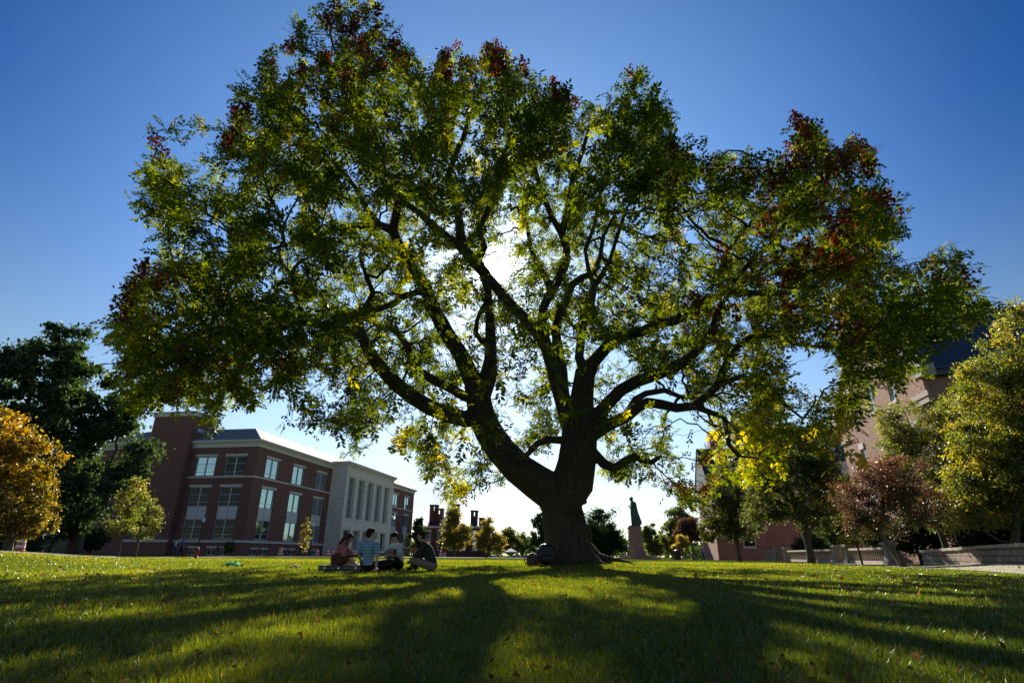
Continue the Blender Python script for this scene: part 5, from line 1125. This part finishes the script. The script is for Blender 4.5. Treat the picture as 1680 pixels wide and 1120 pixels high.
bag('backpack', 'big stuffed black backpack propped against the left side of the tree trunk', atd(894, 925, 18.0) * 1 + Vector((0, 0, 0)), R(15), .60, .42, .60, 'bag_black', 'backpack')
bag('satchel', 'smaller dark brown bag with loose straps left of the black backpack', atd(873, 925, 17.7), R(-20), .36, .30, .36, 'bag_brown', 'bag')
for o_ in [o for o in COL.objects if o.name.startswith(('backpack', 'satchel'))]: o_.location.z = terrain(o_.location.x, o_.location.y)
def crumple(name, label, cat, px, d, w, h, mat, seed):
    rs = random.Random(seed); g = gp(px, d, .03); m = MB(); n = 12; c = g
    for i in range(n + 1):
        for j in range(n + 1):
            u, v = i / n * 2 - 1, j / n * 2 - 1; e = max(0, 1 - (u * u + v * v) * .55)
            m.v.append((u * w / 2 * (1 + .2 * mnoise.noise(Vector((u * 2, v * 2, seed)))), v * w * .4, h * e * (.35 + .9 * abs(mnoise.noise(Vector((u * 2.5, v * 2.5, seed + 5)))))))
    for i in range(n):
        for j in range(n): a = i * (n + 1) + j; m.f.append((a, a + n + 1, a + n + 2, a + 1))
    o = m.build(name, mat, None, smooth=True); o.location = g
    s = o.modifiers.new('s', 'SOLIDIFY'); s.thickness = .008
    return tag(o, label, cat)
crumple('jacket', 'crumpled bright green jacket lying alone on the sunlit lawn', 'jacket', 385, 18.0, .46, .22, 'cloth_lime', 3)
crumple('cloth', 'small tan cloth dropped on the grass left of the guitar case', 'cloth', 486, 16.5, .26, .12, 'cloth_tan', 8)

# ---------------------------------------------------------------- distant pedestrians
def stand(ph=0, lean=0):
    s = math.sin(ph); return dict(pel=(0, 0, .92), wai=(0, .01 + lean * .3, 1.08), che=(0, .02 + lean * .7, 1.28), nek=(0, .02 + lean, 1.47), hed=(0, .05 + lean, 1.62), look=(0, 1, -.05),
        shL=(-.18, .02 + lean, 1.41), shR=(.18, .02 + lean, 1.41), hiL=(-.09, 0, .90), hiR=(.09, 0, .90), knL=(-.10, .04 + .22 * s, .49), knR=(.10, .04 - .14 * s, .49), anL=(-.10, .30 * s, .09), anR=(.10, -.38 * s, .10 + .05 * abs(s)), toL=(-.10, .16 + .30 * s, .04), toR=(.10, .14 - .38 * s, .05),
        elL=(-.25, -.02 - .12 * s, 1.13), elR=(.25, -.02 + .12 * s, 1.13), wrL=(-.24, .08 - .20 * s, .88), wrR=(.24, .08 + .22 * s, .90), hdL=(0, .2, -1), hdR=(0, .2, -1), hnL=(-1, 0, 0), hnR=(1, 0, 0))
pg = 'people walking beyond the lawn'
for px, d, rz, ph, sh, tr, hr, sl, hl, lb in (
    (285, 70, -70, .9, 'cloth_white', 'denim', 'hair_dark', .6, 'short', 'person in white tee walking left of the red hydrant'),
    (296, 71, -75, -.8, 'cloth_blue', 'cloth_black', 'hair_brown', .6, 'short', 'person in bright blue top following the one in white'),
    (493, 82, 80, 1.0, 'cloth_black', 'cloth_black', 'hair_dark', 2, 'short', 'person in black walking below the golden sapling'),
    (588, 100, 20, .2, 'cloth_white', 'denim', 'hair_dark', .6, 'short', 'person in pale tee before the library steps, seen between the girl and the striped boy'),
    (593, 101, -40, .4, 'cloth_blue', 'denim', 'hair_brown', .6, 'short', 'person in blue top before the library steps, beside one in a pale tee'),
    (676, 104, 60, .6, 'cloth_orange', 'cloth_black', 'hair_dark', .6, 'short', 'person in orange top farthest left of the three by the library corner'),
    (680, 106, -60, .3, 'cloth_red', 'denim', 'hair_brown', .6, 'short', 'person in red top between two others near the library corner'),
    (684, 105, 90, .8, 'cloth_orange', 'denim', 'hair_brown', 2, 'long', 'long haired person in orange near the library corner, nearest the man in green'),
    (802, 78, 75, 1.0, 'cloth_black', 'cloth_black', 'hair_dark', 2, 'long', 'dark dressed walker with long hair between the yellow trees'),
    (1154, 84, 150, .3, 'cloth_purple', 'denim', 'hair_brown', .7, 'short', 'person in lilac top and jeans right of the litter bin'),
    (47, 64, 30, .1, 'cloth_pink', 'denim', 'hair_dark', .6, 'short', 'person in pink top just right of the leftmost striped barrel'),
    (55, 65, -30, .1, 'cloth_blue', 'cloth_black', 'hair_dark', .6, 'short', 'person in blue shirt just right of the one in pink by the barrel')):
    figure('person', lb, gp(px, d), R(rz), stand(ph), sh, tr, hr, 'skin_light', sl, hl, vox=.018, group=pg, hands=True)

# ---------------------------------------------------------------- statue
sd_ = 84.0; sb0 = gp(1044, sd_); st = thing('statue', 'green bronze robed figure standing on a tapered red granite pedestal', 'statue', sb0, R(-8))
zpt = atd(1040, 863, sd_).z - sb0.z; ztop = atd(1035, 814, sd_).z - sb0.z; U = sd_ / 1000
m = MB()
for hw, z0, z1 in ((3.0, -.3, .22), (2.4, .22, .45)): m.bb(-hw, hw, -hw, hw, z0, z1)
m.build('steps', 'granite_red', st, bevel=.03)
def frust(mb, w0, w1, z0, z1): mb.add([(-w0, -w0, z0), (w0, -w0, z0), (w0, w0, z0), (-w0, w0, z0), (-w1, -w1, z1), (w1, -w1, z1), (w1, w1, z1), (-w1, w1, z1)], [(0, 3, 2, 1), (4, 5, 6, 7), (0, 1, 5, 4), (1, 2, 6, 5), (2, 3, 7, 6), (3, 0, 4, 7)])
m = MB(); frust(m, 1.32, 1.24, .45, 1.15); frust(m, 1.10, .84, 1.15, zpt - .35); frust(m, .95, .98, zpt - .35, zpt - .15); frust(m, .9, .85, zpt - .15, zpt); m.build('pedestal', 'granite_red', st, bevel=.03)
hS = ztop - zpt; s_ = hS / 1.85; q = lambda x, y, z: Vector((x * s_, y * s_, zpt + z * s_))
m = MB(); C2 = lambda a, b, ra, rb: m.capsule(q(*a), q(*b), ra * s_, rb * s_)
C2((-.08, 0, .05), (-.08, 0, .85), .09, .11); C2((.10, 0, .05), (.07, 0, .85), .09, .11); C2((-.14, -.05, .04), (-.02, 0, .05), .06, .06); C2((.03, -.05, .04), (.14, 0, .05), .06, .06)
C2((0, 0, .85), (-.02, 0, 1.2), .17, .19); C2((-.02, 0, 1.2), (-.03, 0, 1.46), .19, .10); C2((-.05, -.18, 1.42), (.0, .18, 1.42), .09, .09); C2((-.04, 0, 1.42), (-.06, 0, 1.62), .10, .075)
m.ell(q(-.07, 0, 1.70), (.125 * s_, .105 * s_, .145 * s_)); m.ell(q(-.185, 0, 1.68), (.03 * s_, .02 * s_, .03 * s_))
C2((.12, .16, 1.40), (.27, .12, .10), .10, .14); C2((.12, -.16, 1.40), (.27, -.12, .10), .10, .14); C2((.04, 0, 1.48), (.38, 0, .22), .09, .13); C2((.02, 0, 1.38), (.14, 0, .5), .19, .20); C2((.06, 0, 1.3), (.26, 0, .3), .17, .17)   # cloak falling behind
C2((-.02, -.22, 1.40), (-.10, -.26, 1.12), .075, .07); C2((-.10, -.26, 1.12), (-.24, -.10, 1.22), .06, .045); C2((-.02, .22, 1.40), (-.06, .25, 1.05), .075, .06)
m.ell(q(-.27, -.08, 1.24), (.05 * s_, .06 * s_, .07 * s_))
for k in range(7): a_ = -.18 + .06 * k; C2((.05 + .04 * (k % 2), a_, 1.0), (.14 + .06 * (k % 2), a_ * 1.3, .08), .05, .06)
m.build('figure', 'bronze', st, remesh=.045, smooth_it=2)
m = MB(); frust(m, .72, .70, zpt, zpt + .12); m.build('bronze_base', 'bronze', st)

# ---------------------------------------------------------------- street furniture
def lamp(px, py, h, label, first=None):
    e = atd(px, py, 1); d = (h - .38) / (e.z - HC); g = atd(px, py, d); base = Vector((g.x, g.y, terrain(g.x, g.y)))
    if first:
        r = copy_tree(first); r.location = base; r.scale = (1, 1, (h - base.z) / 4.2); r['label'] = label; return r
    root = thing('street_lamp', label, 'lamp post', base, 0, 'white globe lamps around the lawn')
    m = MB(); m.lathe([(.24, -.2), (.24, .08), (.17, .14), (.15, .5), (.10, .62), (.085, .7)], 14); m.build('base', 'black_metal', root, smooth=False)
    m = MB(); m.lathe([(.07, .7), (.055, 2.2), (.045, 3.55), (.08, 3.6), (.05, 3.66), (.12, 3.72), (.13, 3.76)], 12); m.build('post', 'black_metal', root, smooth=True)
    m = MB(); m.lathe([(.12, 3.765), (.20, 3.95), (.21, 4.15), (.16, 4.33), (.05, 4.42)], 16); m.build('globe', 'lamp_glass', root, smooth=True)
    m = MB(); m.lathe([(.05, 4.42), (.07, 4.45), (.02, 4.55)], 10); m.build('finial', 'black_metal', root, smooth=True)
    return root
l0 = lamp(334.5, 851, 4.2, 'lamp post with white globe behind the red hydrant, left part of the library')
lamp(494.5, 872, 4.2, 'lamp post beside the golden sapling', l0); lamp(514, 859, 4.3, 'lamp post partly hidden right of the golden sapling', l0)
lamp(618.5, 884, 4.2, 'lamp post before the library doors, between striped boy and white tee boy', l0)
lamp(137, 869, 4.2, 'lamp post in the shade before the arched opening', l0)
lamp(845, 906, 3.2, 'far small lamp post right of the white canopy', l0)
def hydrant(px, d):
    root = thing('fire_hydrant', 'red fire hydrant with domed cap in front of the library', 'hydrant', gp(px, d))
    m = MB(); m.lathe([(.16, -.1), (.16, .05), (.11, .07), (.105, .50), (.14, .51), (.14, .56), (.12, .60), (.09, .68), (.03, .73), (.03, .77), (.001, .78)], 16); m.build('barrel', 'hydrant_red', root, smooth=True)
    for a in (0, PI / 2, PI):
        v = Vector((math.cos(a), -math.sin(a), 0)); m = MB(); m.tube([v * .08 + Vector((0, 0, .40)), v * .17 + Vector((0, 0, .40)), v * .172 + Vector((0, 0, .40)), v * .21 + Vector((0, 0, .40))], [.055, .055, .068, .068], 10); m.build('nozzle', 'hydrant_red', root)
hydrant(322.5, 46)
def barrel(px, d, label, first=None):
    if first: r = copy_tree(first); r.location = gp(px, d); r['label'] = label; return r
    root = thing('traffic_barrel', label, 'traffic barrel', gp(px, d), 0, 'orange and white striped traffic barrels')
    m = MB(); m.lathe([(.40, -.02), (.40, .05), (.33, .07)], 20); m.build('base', 'rubber', root)
    zs = [.07, .25, .42, .59, .76, .93]
    for i in range(5):
        r0 = .29 - .018 * i; m = MB(); m.lathe([(r0 + .012, zs[i]), (r0 + .012, zs[i] + .02), (r0, zs[i] + .03), (r0 - .008, zs[i + 1] - .001)], 20); m.build('band', 'barrel_orange' if i % 2 == 0 else 'barrel_white', root, smooth=False)
    m = MB(); m.lathe([(.20, .93), (.17, .97), (.05, .98)], 16); m.tube([(-.08, 0, .97), (-.06, 0, 1.06), (.06, 0, 1.06), (.08, 0, .97)], .02, 6); m.build('handle', 'barrel_orange', root); return root
b0 = barrel(31, 52, 'nearest striped barrel on the gravel at the far left')
for px, d, lb in ((460, 78, 'striped barrel standing alone, left of the black dressed walker'), (520, 86, 'striped barrel first right of the golden sapling'), (537.5, 88, 'striped barrel second right of the golden sapling'), (546, 90, 'striped barrel just left of the girl in pink'), (723, 96, 'far striped barrel right of the man in green'), (729.5, 99, 'farthest striped barrel under the tall yellowing tree')): barrel(px, d, lb, b0)
# litter bin, stone bench
root = thing('litter_bin', 'black slatted litter bin on the lawn edge right of the statue', 'litter bin', gp(1112, 70))
m = MB(); m.lathe([(.28, 0), (.30, .05), (.32, .85), (.33, .9)], 16)
m.build('bin_body', 'black_metal', root)
for k in range(16): a = 2 * PI * k / 16; m = MB(); m.tube([(.31 * math.cos(a), .31 * math.sin(a), .04), (.34 * math.cos(a), .34 * math.sin(a), .88)], .018, 4); m.build('slat', 'black_metal', root)
m = MB(); m.lathe([(.36, .9), (.37, .95), (.26, 1.05), (.1, 1.12)], 16); m.build('lid', 'black_metal', root, smooth=True)
root = thing('stone_bench', 'low pale stone bench between the litter bin and the lilac dressed person', 'bench', gp(1132, 74), R(2))
m = MB(); m.bb(-1.0, 1.0, -.25, .25, .36, .46); m.build('seat', 'cap_stone', root, bevel=.02)
for x in (-.75, .75): m = MB(); m.bb(x - .14, x + .14, -.2, .2, -.1, .359); m.build('leg', 'cap_stone', root, bevel=.015)
# canopy
g = gp(838, 150); root = thing('market_canopy', 'small white square canopy on thin posts near the parked cars', 'canopy', g)
m = MB(); a = 1.6; m.add([(-a, -a, 2.2), (a, -a, 2.2), (a, a, 2.2), (-a, a, 2.2), (0, 0, 3.0)], [(0, 1, 4), (1, 2, 4), (2, 3, 4), (3, 0, 4), (3, 2, 1, 0)]); m.bb(-a, a, -a, a, 1.98, 2.19); m.build('canopy_top', 'white_trim', root)
for x in (-1.5, 1.5):
    for y in (-1.5, 1.5): m = MB(); m.tube([(x, y, -.1), (x, y, 1.98)], .04, 6); m.build('post', 'steel', root)
# cars
def car(label, loc, rz, paint):
    root = thing('parked_car', label, 'car', loc, rz, 'cars parked beyond the lawn')
    prof = [(-2.2, .35), (-2.2, .78), (-2.05, .92), (-1.35, .98), (-.75, 1.40), (.55, 1.42), (1.15, .98), (1.95, .86), (2.2, .66), (2.2, .35)]
    m = MB(); n = len(prof)
    m.add([(x, -.86, z) for x, z in prof] + [(x, .86, z) for x, z in prof], [tuple(range(n)), tuple(range(n, 2 * n))[::-1]] + [(k, k + n, (k + 1) % n + n, (k + 1) % n) for k in range(n)]); m.build('body', paint, root, bevel=.06)
    for s in (-1, 1):
        m = MB(); m.add([(-1.12, s * .868, 1.0), (.98, s * .868, 1.0), (.50, s * .868, 1.34), (-.68, s * .868, 1.33)], [(0, 1, 2, 3)]); m.build('side_window', 'car_glass', root)
        m = MB(); m.bb(2.18, 2.215, s * .55 - .18, s * .55 + .18, .62, .76); m.build('headlight', 'lamp_glass', root)
    m = MB(); m.add([(.62, -.75, 1.39), (1.10, -.75, 1.03), (1.10, .75, 1.03), (.62, .75, 1.39)], [(0, 1, 2, 3)]); o = m.build('windscreen', 'car_glass', root); o.location = (.03, 0, .03)
    for x in (-1.35, 1.4):
        for s in (-1, 1): w = MB(); w.tube([(x, s * .70, .33), (x, s * .90, .33)], .33, 16); w = w.build('wheel', 'rubber', root); h = MB(); h.tube([(x, s * .90, .33), (x, s * .915, .33)], .19, 12); h.build('rim', 'steel', w)
    return root
for px, d, rz, pt, lb in ((797, 150, 10, 'car_white', 'white car parked left, below the round golden tree'), (808, 153, 8, 'car_white', 'second white car parked just right of the first, below the round golden tree'), (846, 158, 5, 'car_silver', 'silver car parked right of the white canopy'), (858, 160, 4, 'car_white', 'white car parked nearest the big trunk')):
    car(lb, gp(px, d), R(rz), pt)
# ================================================================ grass
n = 520000
hf = R(52); a = RNG.uniform(-hf, hf, n); d = np.exp(RNG.uniform(math.log(1.15), math.log(46), n)); x = np.sin(a) * d; y = np.cos(a) * d
keep = ~((x > 13) & (x - .178 * y > 14.5)); x, y, d = x[keep], y[keep], d[keep]; n = len(x)
z = np.array([terrain(p, q) for p, q in zip(x, y)])
clump = np.array([mnoise.noise(Vector((p * 3.1, q * 3.1, 0))) for p, q in zip(x, y)])
h = RNG.uniform(.018, .041, n) * (1 + .35 * clump) * np.where(RNG.uniform(0, 1, n) < .03, 1.5, 1); w = np.maximum(.0032, d * .00085) * RNG.uniform(.7, 1.3, n)
th = RNG.uniform(0, 2 * PI, n); s = np.stack([np.cos(th), np.sin(th), np.zeros(n)], 1) * (w / 2)[:, None]
ln = RNG.normal(0, .38, (n, 2)) * h[:, None]; b = np.stack([x, y, z - .004], 1)
md = b + np.stack([ln[:, 0] * .35, ln[:, 1] * .35, h * .55], 1); tp = b + np.stack([ln[:, 0], ln[:, 1], h], 1)
V = np.stack([b - s, b + s, md + s * .8, md - s * .8, tp + s * .12, tp - s * .12], 1).reshape(-1, 3)
F = (np.arange(n)[:, None] * 6 + np.array([[0, 1, 2, 3, 3, 2, 4, 5]])).reshape(-1, 4)
big_n = np.array([mnoise.noise(Vector((p * .22, q * .22, 9))) for p, q in zip(x, y)])
hue = np.clip(.42 + .35 * big_n + RNG.normal(0, .16, n) + np.where(RNG.uniform(0, 1, n) < .04, .45, 0) + np.clip((d - 22) / 60, 0, .25), 0, 1)
tag(npmesh('grass', V, F, 'grass_blade', None, np.repeat(hue, 6)), 'short mown grass blades over the lawn', 'grass', kind='stuff')
# fallen leaves
n = 1000; a = RNG.uniform(-R(48), R(48), n); d = np.exp(RNG.uniform(math.log(1.7), math.log(26), n)); x = np.sin(a) * d; y = np.cos(a) * d
hx = RNG.uniform(0, 1, n)
o = np.stack([x, y, [terrain(p, q) + random.uniform(.012, .04) for p, q in zip(x, y)]], 1); nr = unit(RNG.normal(0, .55, (n, 3)) + np.array([0, 0, 1])); dd = unit(np.cross(nr, RNG.normal(0, 1, (n, 3)))); l = RNG.uniform(.028, .062, n) * np.clip(d / 7, .55, 1.7)
s_ = np.cross(nr, dd); c = l[:, None]; up_ = nr * c * RNG.uniform(.05, .35, (n, 1))
q0, q1 = o, o + dd * c; wA, wB = .30, .22
V = np.stack([q0, q0 + dd * c * .3 + s_ * c * wA + up_, q0 + dd * c * .7 + s_ * c * wB + up_, q1, q0, q1, q0 + dd * c * .7 - s_ * c * wB + up_, q0 + dd * c * .3 - s_ * c * wA + up_], 1).reshape(-1, 3)
npf = npmesh('fallen_leaves', V, np.arange(len(V)).reshape(-1, 4), 'fallen', None, np.repeat(hx, 8))
tag(npf, 'scattered dry brown leaves lying in the grass', 'leaves', kind='stuff')
